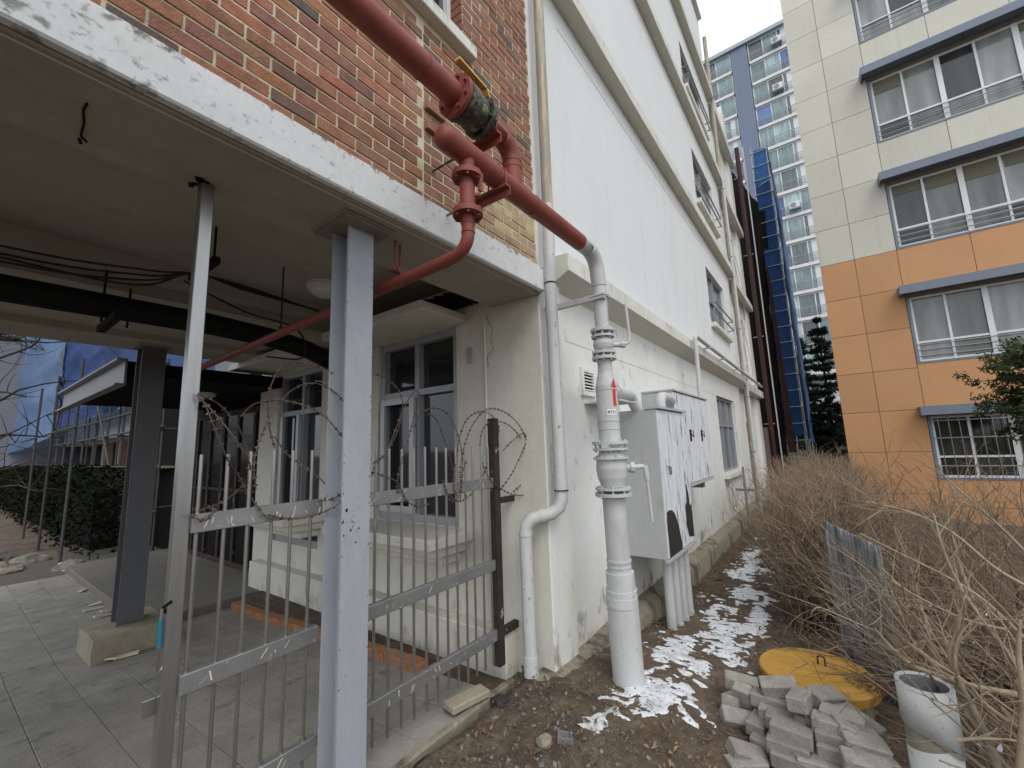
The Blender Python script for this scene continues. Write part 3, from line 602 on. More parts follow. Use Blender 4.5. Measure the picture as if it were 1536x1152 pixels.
razor('barbed_wire', 'rusty barbed wire loop tied to the tall stainless post', [
 [(297,592,.02),(310,612,.04),(325,650,.05),(342,690,.03),(357,712,-.02),(372,740,-.03),(388,762,.03),(400,776,.04),(415,779,.04)],
 [(297,594,.02),(322,620,.06),(350,655,.10),(372,690,.08),(375,705,0),(366,726,-.05),(335,752,-.05),(300,766,.02)],
 [(297,590,.02),(330,608,-.05),(357,640,-.08),(372,680,-.1),(372,715,-.08)],
 [(361,625,-.15),(380,607,-.12),(412,600,-.08),(450,606,0),(484,622,.06),(508,648,.1),(525,672,.12),(531,690,.12),(526,720,.1),(505,745,.06),(478,752,.03)],
 [(384,735,.02),(381,700,0),(386,672,-.02),(403,630,-.06),(430,592,-.08),(458,576,-.05),(485,578,.02),(510,596,.08),(527,625,.12),(532,655,.13),(530,690,.13),(527,720,.12),(515,748,.1),(490,766,.06),(460,776,.04),(430,778,.03),(402,772,.03)],
 [(412,672,-.1),(404,640,-.1),(402,600,-.1),(410,570,-.1),(424,550,-.1),(446,543,-.06),(474,548,0),(500,560,.05)],
 [(284,770,.03),(292,776,.04),(304,781,.04),(314,776,.03),(322,762,.02)],
 [(412,655,-.1),(430,680,-.08),(455,700,-.02),(480,718,.02),(492,735,.04),(486,750,.04)]], (XFN,0.9,1.3))
razor('barbed_wire', 'rusty barbed wire coils springing over the end post beside the wall', [
 [(700,748,.02),(690,720,.0),(694,680,-.02),(705,645,0),(722,620,.05),(738,613,.08),(760,620,.12),(780,640,.15),(794,672,.16),(801,705,.16),(797,730,.14),(782,743,.1),(760,738,.05),(738,722,.03),(725,700,0),(720,670,-.02),(724,645,-.02),(738,632,0),(760,636,.06),(780,656,.1),(790,690,.12),(786,720,.1),(770,738,.06)],
 [(686,745,.02),(680,728,.02),(684,690,0),(690,655,0),(700,630,.03),(718,618,.06),(736,622,.05),(748,640,.02),(745,660,0),(730,700,-.03),(712,735,-.02),(690,752,.02),(672,740,.03),(664,720,.02)],
 [(562,560,-.2),(585,572,-.15),(600,590,-.1),(604,615,-.08),(595,650,-.06),(578,680,-.04),(562,700,0),(558,715,0)],
 [(560,696,.05),(580,676,.03),(595,640,.02),(606,612,.0),(618,592,-.03),(626,586,-.03),(628,600,-.03),(620,630,0),(612,660,.03),(603,690,.04),(597,715,.03),(596,740,.02)],
 [(622,640,-.05),(630,622,-.05),(650,612,-.05),(672,622,-.02),(686,650,.02),(694,690,.05),(690,735,.05),(684,752,.03),(672,748,.03)],
 [(640,620,-.12),(655,630,-.12),(668,665,-.1),(680,705,-.06),(686,740,-.02)],
 [(754,676,.05),(770,660,.12),(785,650,.15),(789,662,.15),(778,690,.12),(765,715,.1),(750,735,.05)],
 [(560,708,0),(580,716,.02),(596,724,.03),(612,752,.03),(630,760,.03),(644,756,.03)],
 [(700,690,.06),(693,712,.06),(692,735,.05),(690,752,.03)]], (XFN,2.2,1.3))
# blue handled hook tool hanging on the tall post
hk = thing('hook_tool', 'blue handled metal hook hanging against the tall post', 'tool', tuple(onx(241,950,-2.06)))
A = onx(244,912,-2.07); B_ = onx(241,930,-2.07); C_ = onx(239,972,-2.07); D_ = onx(235,1006,-2.07)
part(hk, 'handle', mat('blue_grip', (0.02,0.13,0.19), 0.5, 0.05), lambda b: b.tube([B_,C_], 0.009, 10)); part(hk, 'shank', M_BARS, lambda b: b.tube([C_,D_,D_+Vector((0,0.012,-0.004)),D_+Vector((0,0.016,0.01))],0.003,6)); part(hk, 'neck', M_BARS, lambda b: b.tube([A,B_],0.006,6))
part(hk, 'strap', M_DARK, lambda b: b.tube([A+Vector((0.02,0.02,0.02)),A,A+Vector((0,0.012,-0.02))],0.006,6))
# ================================================================ GAS PIPE
XP, YP = -1.27, 2.89
def flange(b, o, ax, r, t=0.018, nb=8, br=0.008, ln=0.012):
    o = Vector(o); a = Vector(ax).normalized()
    b.lathe(o-a*t/2, a, [(0,0.001),(0,r),(t,r),(t,0.001)], 24)
    x = a.orthogonal().normalized(); y = a.cross(x)
    for k in range(nb):
        an = 2*math.pi*(k+.5)/nb; c = o+(x*math.cos(an)+y*math.sin(an))*r*0.82
        b.tube([c-a*(t/2+ln), c+a*(t/2+ln)], br, 6, smooth=0)
gp = thing('gas_pipe', 'large gas pipe, red over the brick wall and grey white down the white wall', 'pipe', (XP,YP,-0.05))
def arc(c, p0, p1, n=8):   # quarter arc centre c from p0 to p1
    c = Vector(c); a = Vector(p0)-c; b = Vector(p1)-c
    return [c+a*math.cos(math.pi/2*k/n)+b*math.sin(math.pi/2*k/n) for k in range(n+1)]
ZL = 2.965
part(gp, 'lower_run', M_REDP, lambda b: (b.tube([(XP,1.28,ZL),(XP,2.60,ZL)],0.057,24), b.lathe((XP,1.28,ZL),(0,-1,0),[(0,0.057),(0.02,0.0545),(0.037,0.046),(0.049,0.034),(0.056,0.018),(0.058,0.001)],24), [b.tube([(XP,y,ZL),(XP,y+0.008,ZL)],0.060,24) for y in (1.98,1.62)]), label='red pipe run with a domed end along the brick wall')
part(gp, 'elbow', M_GASW, lambda b: b.tube([(XP,2.601,ZL),(XP,2.72,ZL)]+arc((XP,2.72,ZL-0.15),(XP,2.72,ZL),(XP,2.87,ZL-0.15))+[(XP,2.885,2.72)],0.0565,24), label='grey white pipe elbow turning down the wall')
part(gp, 'riser', M_GASW, lambda b: b.tube([(XP,2.885,2.72),(XP,YP,2.38)],0.052,24), label='grey white upper riser')
part(gp, 'riser', M_GASW, lambda b: (b.tube([(XP,YP,2.15),(XP,YP,2.06)],0.052,24), b.lathe((XP,YP,2.06),(0,0,-1),[(0,0.052),(0.11,0.078),(0.5,0.078),(0.52,0.0785)],24), b.tube([(XP,YP,2.055),(XP,YP,2.045)],0.055,24), b.tube([(XP,YP,1.93),(XP,YP,1.92)],0.081,24), b.tube([(XP,YP,1.70),(XP,YP,1.692)],0.081,24), b.tube([(XP,YP,1.64),(XP,YP,1.632)],0.081,24)), label='grey white mid riser with a reducer')
part(gp, 'riser', M_GASW, lambda b: (b.tube([(XP,YP,1.17),(XP,YP+0.015,0.62)],0.08,24), b.tube([(XP,YP+0.012,0.74),(XP,YP+0.012,0.725)],0.086,24), b.tube([(XP,YP+0.012,0.70),(XP,YP+0.012,0.69)],0.084,24)), label='grey white lower riser')
part(gp, 'ground_sleeve', M_PVC, lambda b: (b.tube([(XP,YP+0.015,0.66),(XP,YP+0.02,0.54)],0.097,24), b.tube([(XP,YP+0.02,0.545),(XP+0.0,YP+0.045,-0.12)],0.105,24), b.tube([(XP,YP+0.02,0.50),(XP,YP+0.02,0.44)],0.107,24)), label='pale plastic sleeve round the pipe foot')
part(gp, 'bracket', M_GASW, lambda b: (b.box(XR,XP+0.06,2.82,2.86,2.60,2.64), b.box(XP-0.06,XP+0.065,2.815,2.955,2.625,2.632), b.box(XR,XR+0.04,2.82,2.87,2.32,2.64), b.tube([(XP,2.886,2.62),(XP,2.887,2.606)],0.056,20)))
def valve_g(b, z0, z1, r, big):
    flange(b, (XP,YP,z1), (0,0,1), r, 0.022); flange(b, (XP,YP,z1-0.045), (0,0,1), r*0.97, 0.016)
    flange(b, (XP,YP,z0), (0,0,1), r, 0.022); flange(b, (XP,YP,z0+0.04), (0,0,1), r*0.97, 0.016)
    m = (z0+z1)/2; h = (z1-z0)/2-0.05
    b.lathe((XP,YP,m),(0,0,1),[(-h,r*0.62),(-h*0.5,r*0.80),(0,r*0.86),(h*0.5,r*0.80),(h,r*0.62)],24)
    if big: flange(b, (XP,YP,m+h*0.55), (0,0,1), r*0.98, 0.014, 6)
    b.tube([(XP,YP,m),(XP+0.06,YP+0.07,m),(XP+0.10,YP+0.10,m)],r*0.22,12); b.tube([(XP+0.095,YP+0.095,m),(XP+0.12,YP+0.115,m)],r*0.3,8,smooth=0)
v1 = part(gp, 'valve', M_GASW, lambda b: valve_g(b, 2.16, 2.37, 0.088, False), label='grey white painted ball valve, the smaller upper one')
part(v1, 'lever', M_GASW, lambda b: b.tube([(XP+0.115,YP+0.11,2.265),(XP+0.145,YP+0.14,2.28),(XP+0.15,YP+0.145,2.34),(XP+0.14,YP+0.14,2.58)],0.011,8))
v2 = part(gp, 'valve', M_GASW, lambda b: valve_g(b, 1.18, 1.54, 0.128, True), label='grey white painted ball valve, the larger lower one')
part(v2, 'lever', M_GASW, lambda b: (b.tube([(XP+0.115,YP+0.11,1.36),(XP+0.17,YP+0.15,1.365),(XP+0.185,YP+0.16,1.345)],0.018,8), b.tube([(XP+0.185,YP+0.16,1.37),(XP+0.19,YP+0.165,1.27)],0.02,8), b.tube([(XP+0.19,YP+0.165,1.28),(XP+0.20,YP+0.172,0.98)],0.012,8)))
# flow arrow sticker and small text strip
M_STK = mat('red_sticker', (0.55,0.02,0.02), 0.4, 0.1); M_STW = mat('white_sticker', (0.75,0.75,0.75), 0.4, 0.02)
def on_pipe(r, ang, z): return Vector((XP+math.sin(ang)*r, YP-math.cos(ang)*r, z))
def strip(b, r, a0, a1, z0, z1, n=6):
    for k in range(n):
        t0 = a0+(a1-a0)*k/n; t1 = a0+(a1-a0)*(k+1)/n; b.face(on_pipe(r,t0,z0), on_pipe(r,t1,z0), on_pipe(r,t1,z1), on_pipe(r,t0,z1), sm=1)
def arrow(b):
    strip(b, 0.0805, 0.98, 1.32, 1.80, 1.93); b.face(on_pipe(.081,0.85,1.93), on_pipe(.081,1.45,1.93), on_pipe(.081,1.15,2.0))
part(gp, 'flow_arrow', M_STK, arrow, label='red flow arrow sticker')
tx = part(gp, 'text_strip', M_STW, lambda b: strip(b, 0.0802, 0.35, 1.25, 1.735, 1.775), label='white label strip with black characters')
part(tx, 'characters', M_DARK, lambda b: [strip(b, 0.0806, a, a+w_, z_, z_+h_, 2) for a, w_, z_, h_ in ((.42,.07,1.745,.02),(.52,.10,1.75,.014),(.68,.05,1.742,.01),(.70,.09,1.757,.012),(.86,.04,1.742,.026),(.94,.05,1.745,.02),(1.05,.03,1.742,.026),(1.12,.05,1.75,.012))])
# upper red run and valve
ZU = 3.235
part(gp, 'upper_run', M_REDP, lambda b: (b.tube([(XP,-1.2,ZU),(XP,1.335,ZU)],0.058,24), b.tube([(XP,1.13,ZU),(XP,1.136,ZU)],0.0605,24)), label='red pipe run leading to the blackened valve')
part(gp, 'valve_flange', M_REDP, lambda b: flange(b,(XP,1.345,ZU),(0,1,0),0.105,0.024,8,0.009,0.016))
vv = part(gp, 'valve', M_VALVE, lambda b: (flange(b,(XP,1.375,ZU),(0,1,0),0.104,0.022,8,0.009,0.02), b.lathe((XP,1.45,ZU),(0,1,0),[(-0.08,0.075),(-0.05,0.088),(-0.02,0.092),(0.0,0.085),(0.02,0.092),(0.05,0.088),(0.08,0.075)],24), flange(b,(XP,1.53,ZU),(0,1,0),0.104,0.024,8,0.009,0.02), b.tube([(XP,1.47,ZU+0.05),tuple(onx(728,165,XP+0.02)),tuple(onx(734,150,XP+0.04))],0.024,10), b.tube([tuple(onx(722,150,XP+0.03)),tuple(onx(738,158,XP+0.03))],0.02,8)), label='blackened bronze ball valve on the red pipe')
LVB, LVK, LVT = onx(733,152,XP+0.04), onx(727,134,XP+0.04), onx(686,88,XP+0.04)
part(vv, 'lever', M_YEL, lambda b: (b.bar(LVB,LVK,0.032,0.012), b.bar(LVK,LVT,0.032,0.012)), label='yellow valve lever')
part(gp, 'drop_elbow', M_REDP, lambda b: b.tube([(XP,1.54,ZU),(XP,1.70,ZU)]+arc((XP,1.70,ZU-0.1),(XP,1.70,ZU),(XP,1.80,ZU-0.1))+[(XP,1.80,ZL)],0.054,24), label='red elbow dropping into the lower run')
part(gp, 'weld_ring', M_REDP, lambda b: (b.tube([(XP,1.58,ZU),(XP,1.586,ZU)],0.0565,24), b.tube([(XP,1.80,ZU-0.10),(XP,1.80,ZU-0.106)],0.0565,24), b.tube([(XP,1.80,ZU-0.14),(XP,1.80,ZU-0.146)],0.0565,24)))
YB = 1.415
part(gp, 'branch', M_REDP, lambda b: (b.tube([(XP,YB,ZL),(XP,YB,2.86)],[0.045,0.033],16), b.tube([(XP,YB,2.87),(XP,YB,2.58)]+arc((XP-0.09,YB,2.55),(XP,YB,2.55),(XP-0.09,YB,2.46))+[(XP-0.15,YB+0.01,2.46),(-5.3,1.56,2.46)],0.031,16), [b.tube([(XP,YB,z_),(XP,YB,z_-0.006)],0.034,16) for z_ in (2.89,2.79,2.76,2.72,2.70,2.60,2.555)], b.tube([(XP-0.16,YB+0.01,2.46),(XP-0.166,YB+0.01,2.46)],0.034,16)), label='thin red branch pipe running under the slab')
part(gp, 'valve_flange', M_REDP, lambda b: flange(b,(XP,YB,2.845),(0,0,1),0.073,0.026,6,0.008,0.012)); part(gp, 'valve_flange', M_REDP, lambda b: flange(b,(XP,YB,2.65),(0,0,1),0.073,0.026,6,0.008,0.012))
part(gp, 'branch_valve', M_REDP, lambda b: (b.tube([(XP,YB,2.80),(XP,YB,2.68)],0.037,16), b.tube([(XP,YB,2.745),(XP+0.05,YB+0.04,2.745)],0.013,8), b.bar((XP+0.055,YB+0.03,2.76),(XP+0.06,YB+0.035,2.855),0.02,0.012)))
part(gp, 'wall_bracket', M_REDP, lambda b: (b.box(XP-0.17,XP+0.07,1.64,1.68,ZL-0.075,ZL-0.062), b.box(XP-0.17,XP+0.07,1.673,1.679,ZL-0.115,ZL-0.075), b.tube([(XP-0.06,1.655,ZL-0.06),(XP-0.06,1.655,ZL+0.02)]+[(XP-0.06*math.cos(a),1.655,ZL+0.06*math.sin(a)) for a in (0.5,1.0,1.57,2.1,2.6)]+[(XP+0.06,1.655,ZL+0.02),(XP+0.06,1.655,ZL-0.06)],0.004,6)))
part(gp, 'wall_bracket', M_REDP, lambda b: (b.box(XP-0.17,XP+0.07,1.575,1.615,ZU-0.075,ZU-0.062), b.box(XP-0.17,XP+0.07,1.609,1.615,ZU-0.115,ZU-0.075), b.tube([(XP-0.058,1.59,ZU-0.06),(XP-0.058,1.59,ZU+0.02)]+[(XP-0.058*math.cos(a),1.59,ZU+0.058*math.sin(a)) for a in (0.5,1.0,1.57,2.1,2.6)]+[(XP+0.058,1.59,ZU+0.02),(XP+0.058,1.59,ZU-0.06)],0.004,6)))
part(gp, 'stay_rod', M_VALVE, lambda b: b.tube([(XB,1.66,ZL-0.07),(XP-0.16,1.66,ZL-0.07)],0.007,6)); part(gp, 'stay_rod', M_VALVE, lambda b: b.tube([(XB,1.595,ZU-0.07),(XP-0.16,1.595,ZU-0.07)],0.007,6))
part(gp, 'pipe_hanger', M_REDP, lambda b: (b.tube([(-1.88,1.50,2.72),(-1.88,1.50,2.55)],0.007,6), b.box(-1.9,-1.86,1.44,1.52,2.545,2.555), b.tube([(-1.86,1.45,2.72),(-1.86,1.45,2.6),(-1.83,1.47,2.52)],0.007,6)))
part(gp, 'pipe_hanger', M_RUST, lambda b: (b.tube([(-3.35,1.52,3.02),(-3.35,1.52,2.49)],0.007,6), b.tube([(-3.35,1.52,2.53),(-3.35,1.52,2.49)],0.016,8)))
# ================================================================ DOWNPIPE
dp = thing('downpipe', 'weathered rainwater downpipe down the white corner, jogging left near the ground', 'downpipe', (-1.83,2.6,0))
XD = -1.615
part(dp, 'upper_pipe', M_PVCB, lambda b: b.tube([(XD,2.80,6.9),(XD,2.765,3.45)],0.044,20), label='brown streaked upper length of pipe')
part(dp, 'mid_pipe', M_PVC, lambda b: b.tube([(XD,2.765,3.46),(XD,2.745,2.72),(XD,2.755,1.22)],0.047,20))
def _low(b):
    p = [(XD,2.755,1.24),(XD,2.755,1.14)]+[Vector((XD,2.755,1.05))]
    b.tube([(XD,2.755,1.26),(XD,2.753,1.15),(XD-0.015,2.74,1.09),(XD-0.06,2.71,1.05),(XD-0.13,2.665,1.03),(XD-0.18,2.63,1.015),(XD-0.215,2.605,0.975),(XD-0.225,2.60,0.91),(XD-0.225,2.605,0.02)],0.046,20)
part(dp, 'swan_neck', M_PVC, _low)
for pq, rr_ in (([(XD,2.755,1.27),(XD,2.755,1.20)],0.051),([(XD-0.11,2.68,1.036),(XD-0.13,2.665,1.03)],0.051),([(XD-0.225,2.60,0.93),(XD-0.225,2.60,0.90)],0.0505),([(XD-0.225,2.605,0.10),(XD-0.225,2.605,-0.03)],0.051)):
    part(dp, 'collar', M_PVC, lambda b: b.tube(pq,rr_,20))
part(dp, 'clamp', M_RUST, lambda b: (b.tube([(XD,2.745,2.795),(XD,2.745,2.785)],0.0495,20), b.tube([(XD,2.745,2.79),(XD-0.06,2.71,2.775)],0.007,6)))
part(dp, 'clamp', M_RUST, lambda b: b.tube([(XD,2.755,1.215),(XD,2.755,1.205)],0.053,20))
# thin wall pipe running along the ledge, with brackets
hp = thing('wall_gas_pipe', 'thin grey white pipe rising behind the meter cabinets and along the ledge', 'pipe', (-1.5,6.85,1.9))
XH = -1.48
part(hp, 'pipe', M_GASW, lambda b: b.tube([(XH,6.72,1.5),(XH,6.80,3.06)]+arc((XH,6.88,3.06),(XH,6.80,3.06),(XH,6.88,3.14),6)+[(XH,14.9,3.10)],0.032,14))
for y in (7.7,9.0,10.6,12.3,14.2): part(hp, 'bracket', M_GASW, lambda b: (b.box(XR-0.05,XH+0.05,y-0.02,y+0.02,3.085,3.10), b.tube([(XH,y-0.012,3.13),(XH,y+0.012,3.13)],0.036,12)))
# ================================================================ METER CABINETS
mc = thing('meter_cabinet', 'white flaking metal meter cabinet, the deeper lower one nearest the big gas pipe', 'cabinet', (-1.5,4.5,0.45), 'meter cabinets on the white wall')
part(mc, 'carcass', M_BOXG, lambda b: b.box(XR+0.001,-1.302,4.06,5.0,0.47,1.85), 0.004)
part(mc, 'door', M_BOXF, lambda b: b.box(-1.302,-1.29,4.065,4.995,0.48,1.84), 0.003, label='peeling white door')
part(mc, 'rain_lip', M_BOXG, lambda b: b.box(-1.40,-1.265,4.05,5.02,1.852,1.872))
part(mc, 'bare_patch', M_BARE, lambda b: b.face(*[(-1.2885, 4.09+u*0.42, 0.485+v*0.5) for u, v in ((0,0),(0.98,0.0),(0.99,0.12),(.9,.3),(.85,.42),(.72,.6),(.6,.72),(.42,.8),(.2,.82),(.02,.8),(.0,.5))]), label='bare dark metal where the paint has gone')
part(mc, 'bare_patch', M_BARE, lambda b: b.face(*[(-1.2885, 4.66+u*0.31, 0.49+v*0.6) for u, v in ((.2,.3),(.35,.1),(1,.05),(1,.62),(.8,.6),(.75,.75),(.6,.98),(.5,.97),(.48,.7),(.3,.66),(.2,.62))]))
part(mc, 'handle', M_RUST, lambda b: b.tube([(-1.29,4.24,1.30),(-1.27,4.24,1.295),(-1.27,4.25,1.22),(-1.27,4.29,1.22),(-1.27,4.29,1.29),(-1.27,4.24,1.295)],0.005,6))
for zz in (0.7,1.6): part(mc, 'hinge', M_BOXG, lambda b: b.tube([(-1.288,4.985,zz),(-1.288,4.985,zz+0.09)],0.009,8))
part(mc, 'bottom_rail', M_BOXG, lambda b: b.box(-1.33,-1.285,4.06,5.0,0.44,0.47), 0.003)
mc2 = thing('meter_cabinet', 'white flaking metal meter cabinet with two ring handles, beyond the deeper cabinet', 'cabinet', (-1.6,6.0,1.0), 'meter cabinets on the white wall')
part(mc2, 'carcass', M_BOXG, lambda b: b.box(XR+0.001,-1.412,5.04,6.74,1.02,2.12), 0.004)
for a, b_ in ((5.045,5.6),(5.61,6.18),(6.19,6.735)):
    dd = part(mc2, 'door', M_BOXF, lambda b: b.box(-1.412,-1.402,a,b_,1.03,2.11), 0.003)
    if a > 5.5: part(dd, 'handle', M_RUST, lambda b: (b.box(-1.402,-1.396,a+0.02,a+0.10,1.53,1.68), b.tube([(-1.395,a+0.03,1.66),(-1.375,a+0.06,1.60),(-1.375,a+0.1,1.58),(-1.375,a+0.1,1.66),(-1.395,a+0.03,1.665)],0.005,6)))
part(mc2, 'rain_lip', M_BOXG, lambda b: b.box(XR+0.002,-1.385,5.03,6.76,2.122,2.142))
part(mc2, 'bottom_rail', M_BOXG, lambda b: b.box(-1.45,-1.40,5.04,6.74,0.985,1.02), 0.003)
part(mc2, 'support', M_CONC, lambda b: b.box(XR+0.002,-1.46,6.3,6.42,0.9,0.985))
up = thing('cabinet_pipes', 'grey white pipe bends entering the top of the meter cabinets', 'pipe', (-1.5,4.4,1.87))
part(up, 'pipe', M_GASW, lambda b: (b.tube([(-1.5,3.3,2.0),(-1.5,3.9,1.99)]+arc((-1.5,3.95,1.91),(-1.5,3.95,1.99),(-1.5,4.03,1.91),5)+[(-1.5,4.15,1.83)],0.05,16), b.tube([(-1.5,3.6,1.99),(-1.5,3.6,2.06)],0.025,12), b.tube([(-1.5,3.6,2.05),(-1.5,3.6,2.075)],0.032,12), flange(b,(-1.5,3.62,1.99),(0,1,0),0.062,0.02,6)))
part(up, 'pipe', M_GASW, lambda b: b.tube([(-1.42,4.62,1.83),(-1.42,4.62,1.93)]+arc((-1.42,4.72,1.93),(-1.42,4.62,1.93),(-1.42,4.72,2.03),6)+[(-1.42,4.9,2.03),(-1.42,4.95,2.02)]+[(-1.42,5.04,2.0)],0.052,16))
part(up, 'link_pipe', M_GASW, lambda b: b.tube([(XP,YP+0.05,1.97),(-1.4,3.12,1.98),(-1.5,3.31,2.0)],0.045,14))
part(up, 'support_plate', M_GASW, lambda b: b.box(XR,-1.42,3.5,3.9,1.90,1.915))
SL = ['grey conduit under the lower meter cabinet, the one closest to the big gas pipe','grey conduit under the lower meter cabinet, second from the big gas pipe','grey conduit under the lower meter cabinet, third from the big gas pipe','grey conduit under the lower meter cabinet, farthest from the big gas pipe']
for k in range(4):
    y = 4.32+0.2*k; x = -1.40+0.0*k
    sp = thing('supply_pipe', SL[k], 'pipe', (x,y,-0.25), 'conduits under the meter cabinet')
    part(sp, 'pipe', M_GASW, lambda b: b.tube([(x,y,-0.36),(x,y,0.44)],0.045,14)); part(sp, 'coupling', M_GASW, lambda b: b.tube([(x,y,-0.3),(x,y,-0.22)],0.052,14))
# far vertical pipes at the block joint
for k, (y, x, m, r, lab, z1) in enumerate(((12.55,-1.62,M_PVCB,0.055,'brown stained downpipe at the step between the two white wall blocks',13.5),(12.8,-1.68,M_PVC,0.035,'thin pale pipe beside the brown stained downpipe',13.0),(12.32,-1.55,M_PVC,0.03,'slim pale conduit passing in front of the wall ledges',9.0))):
    q = thing('wall_pipe', lab, 'pipe', (x,y,-0.3)); part(q, 'pipe', m, lambda b: b.tube([(x,y,-0.35),(x,y,z1)],r,12))
    part(q, 'clip', M_STEEL, lambda b: [b.tube([(x,y,z_),(x,y,z_+0.03)],r+0.006,12) for z_ in (1.2,2.6,4.4,6.4,8.4)])
rp = thing('wall_pipe', 'dark red brown pipe along the far end of the white building', 'pipe', (-1.35,16.6,-0.3))
part(rp, 'pipe', mat('maroon_paint', (0.06,0.02,0.018), 0.6, 0.2, 4), lambda b: b.tube([(-1.52,16.6,-0.5),(-1.52,16.6,12.2)],0.075,14))
part(rp, 'bracket', M_STEEL, lambda b: [b.box(-1.72,-1.4,16.58,16.62,z_,z_+0.04) for z_ in (2,5,8,11)])
tag(MB().tube([(-1.33,16.7,-0.5),(-1.33,16.7,12.2)],0.02,8).build('conduit_pipe', M_WHITEP, loc=(-1.33,16.7,-0.5)), 'thin white conduit beside the dark red brown pipe', 'pipe')
# small metal stake with a cross bar in the alley
ms = thing('metal_stake', 'thin grey metal stake with a short cross bar by the far footing', 'stake', (-1.45,9.6,-0.3))
part(ms, 'stake', M_STEEL, lambda b: b.box(-1.47,-1.43,9.58,9.60,-0.35,1.0)); part(ms, 'cross_bar', M_STEEL, lambda b: b.box(-1.62,-1.3,9.602,9.62,0.52,0.57))
tp = thing('wall_tap', 'small chrome wall tap below the far ground floor window', 'tap', (XR,9.5,0.6))
part(tp, 'spout', M_STAIN, lambda b: b.tube([(XR,9.5,0.62),(XR+0.08,9.5,0.62),(XR+0.1,9.5,0.56)],0.02,8)); part(tp, 'handle', M_STAIN, lambda b: b.tube([(XR+0.05,9.5,0.64),(XR+0.05,9.5,0.7)],0.014,8))
# ================================================================ CEILING SERVICES
bp = thing('lagged_pipe', 'thick black lagged pipe hanging under the passage ceiling', 'pipe', (-4.0,1.0,2.5))
part(bp, 'lagging', M_BLACK, lambda b: b.tube([(-3.98,-3,2.60),(-3.93,0.3,2.60),(-3.9,1.2,2.60),(-3.92,1.7,2.58),(-4.02,2.1,2.55),(-4.2,2.45,2.5),(-4.3,2.73,2.48)],[0.085]*7,16))
part(bp, 'hanger', M_BLACK, lambda b: (b.bar((-3.6,0.62,2.47),(-4.1,0.62,2.47),0.045,0.045,(0,1,0)), b.tube([(-3.98,0.6,2.5),(-3.98,0.6,2.88)],0.008,6), b.tube([(-4.05,0.75,2.5),(-4.05,0.75,2.8)],0.008,6)))
part(bp, 'hanger', M_BLACK, lambda b: (b.bar((-3.0,0.95,2.78),(-3.45,0.95,2.78),0.045,0.04,(0,1,0)), b.tube([(-3.05,0.95,2.8),(-3.05,0.95,3.02)],0.008,6)))
for k in range(5):
    z0 = 2.74+0.015*k; x0 = -3.6-0.09*k
    P = [(x0,-2+0.0*k,z0+0.05),(x0+0.02,0.0,z0-0.03*k%0.07),(x0+0.15,0.7,2.76-0.01*k),(-3.42,0.95,2.805),(-3.4,1.3,2.80-0.01*k),(-3.5,1.9+0.1*k,2.78)]
    if k == 4: P = [(-3.6,0.95,2.8),(-3.75,1.4,2.72),(-3.85,1.9,2.68),(-3.95,2.0,2.45),(-4.0,1.7,2.42)]
    tag(MB().tube(smooth_path(P,8),0.008,6).build('ceiling_cable', M_CABLE, loc=P[0]), ['black cable sagging under the ceiling, the one nearest the slab','black cable sagging beside the lagged pipe','slack black cable under the passage ceiling','black cable bunched on the ceiling hanger','black cable looping down near the red branch pipe'][k], 'cable')
lp = thing('ceiling_lamp', 'round white ceiling lamp in the passage beside the red branch pipe', 'lamp', (-3.45,1.93,3.02))
part(lp, 'base', M_WHITEP, lambda b: b.lathe((-3.45,1.93,3.02),(0,0,-1),[(0,0.155),(0.035,0.155),(0.04,0.14)],24)); part(lp, 'diffuser', M_WHITEP, lambda b: b.lathe((-3.45,1.93,2.98),(0,0,-1),[(0,0.14),(0.03,0.125),(0.055,0.085),(0.07,0.001)],24))
gt = thing('brick_gutter', 'low orange brick edging with a dark drain slot below the passage windows', 'gutter', (-4,2.3,-0.1))
for k in range(17):
    xa = -5.85+0.205*k
    if xa > -2.6: break
    part(gt, 'brick', M_BRICK, lambda b: b.box(xa,xa+0.195,2.24,2.34,pave_z(xa)-0.02,pave_z(xa)+0.07), 0.004).color = (0.36,0.16,0.08,1)
part(gt, 'drain_slot', M_SOIL, lambda b: b.box(-5.9,-1.95,2.36,2.6,-0.35,-0.12)); part(gt, 'back_plinth', M_WALLIN, lambda b: b.box(-6.3,-2.05,2.6,2.737,-0.35,0.18), 0.01)
# ================================================================ CLAD BUILDING ON THE RIGHT
YR = 15.3
rb = thing('clad_building', 'school block clad in pale and orange panels with blue grey window canopies', 'building', (4,17,-0.6))
M_PW = mat('pale_panel', (0.50,0.49,0.43), 0.6, 0.05, 0.8, 0.08, 40, objcol=True, spots=[((0.22,0.2,0.17),2.5,0.57,0.2,(1.6,1.6,0.12),0.28)])
M_JOINT = mat('panel_joint', (0.24,0.21,0.17), 0.9, 0.1)
M_CAN = mat('bluegrey_canopy', (0.165,0.195,0.245), 0.55, 0.05, 3)
M_PVW = mat('white_window_frame', (0.72,0.73,0.74), 0.4, 0.03)
CT = [2.21, 5.43, 8.74, 12.06, 15.36]           # canopy tops
WB = [0.40, 3.40, 6.62, 9.86, 13.15]            # window bottoms
WX0, WX1 = 2.16, 13.5
holes = [(WX0, WX1, b_, c-0.25) for b_, c in zip(WB, CT)]
core = wall('-Y', YR+0.03, 0.25, 0.40, 14.0, -1.0, 19.0, holes); core.build('backing_wall', M_JOINT, rb)
part(rb, 'side_wall', M_JOINT, lambda b: (b.face((0.42,15.4,-1),(0.75,24,-1),(0.75,24,19),(0.42,15.4,19)), b.face((0.75,24,-1),(14,24,-1),(14,24,19),(0.75,24,19)), b.face((0.42,15.4,19),(14,15.4,19),(14,24,19),(0.75,24,19))))
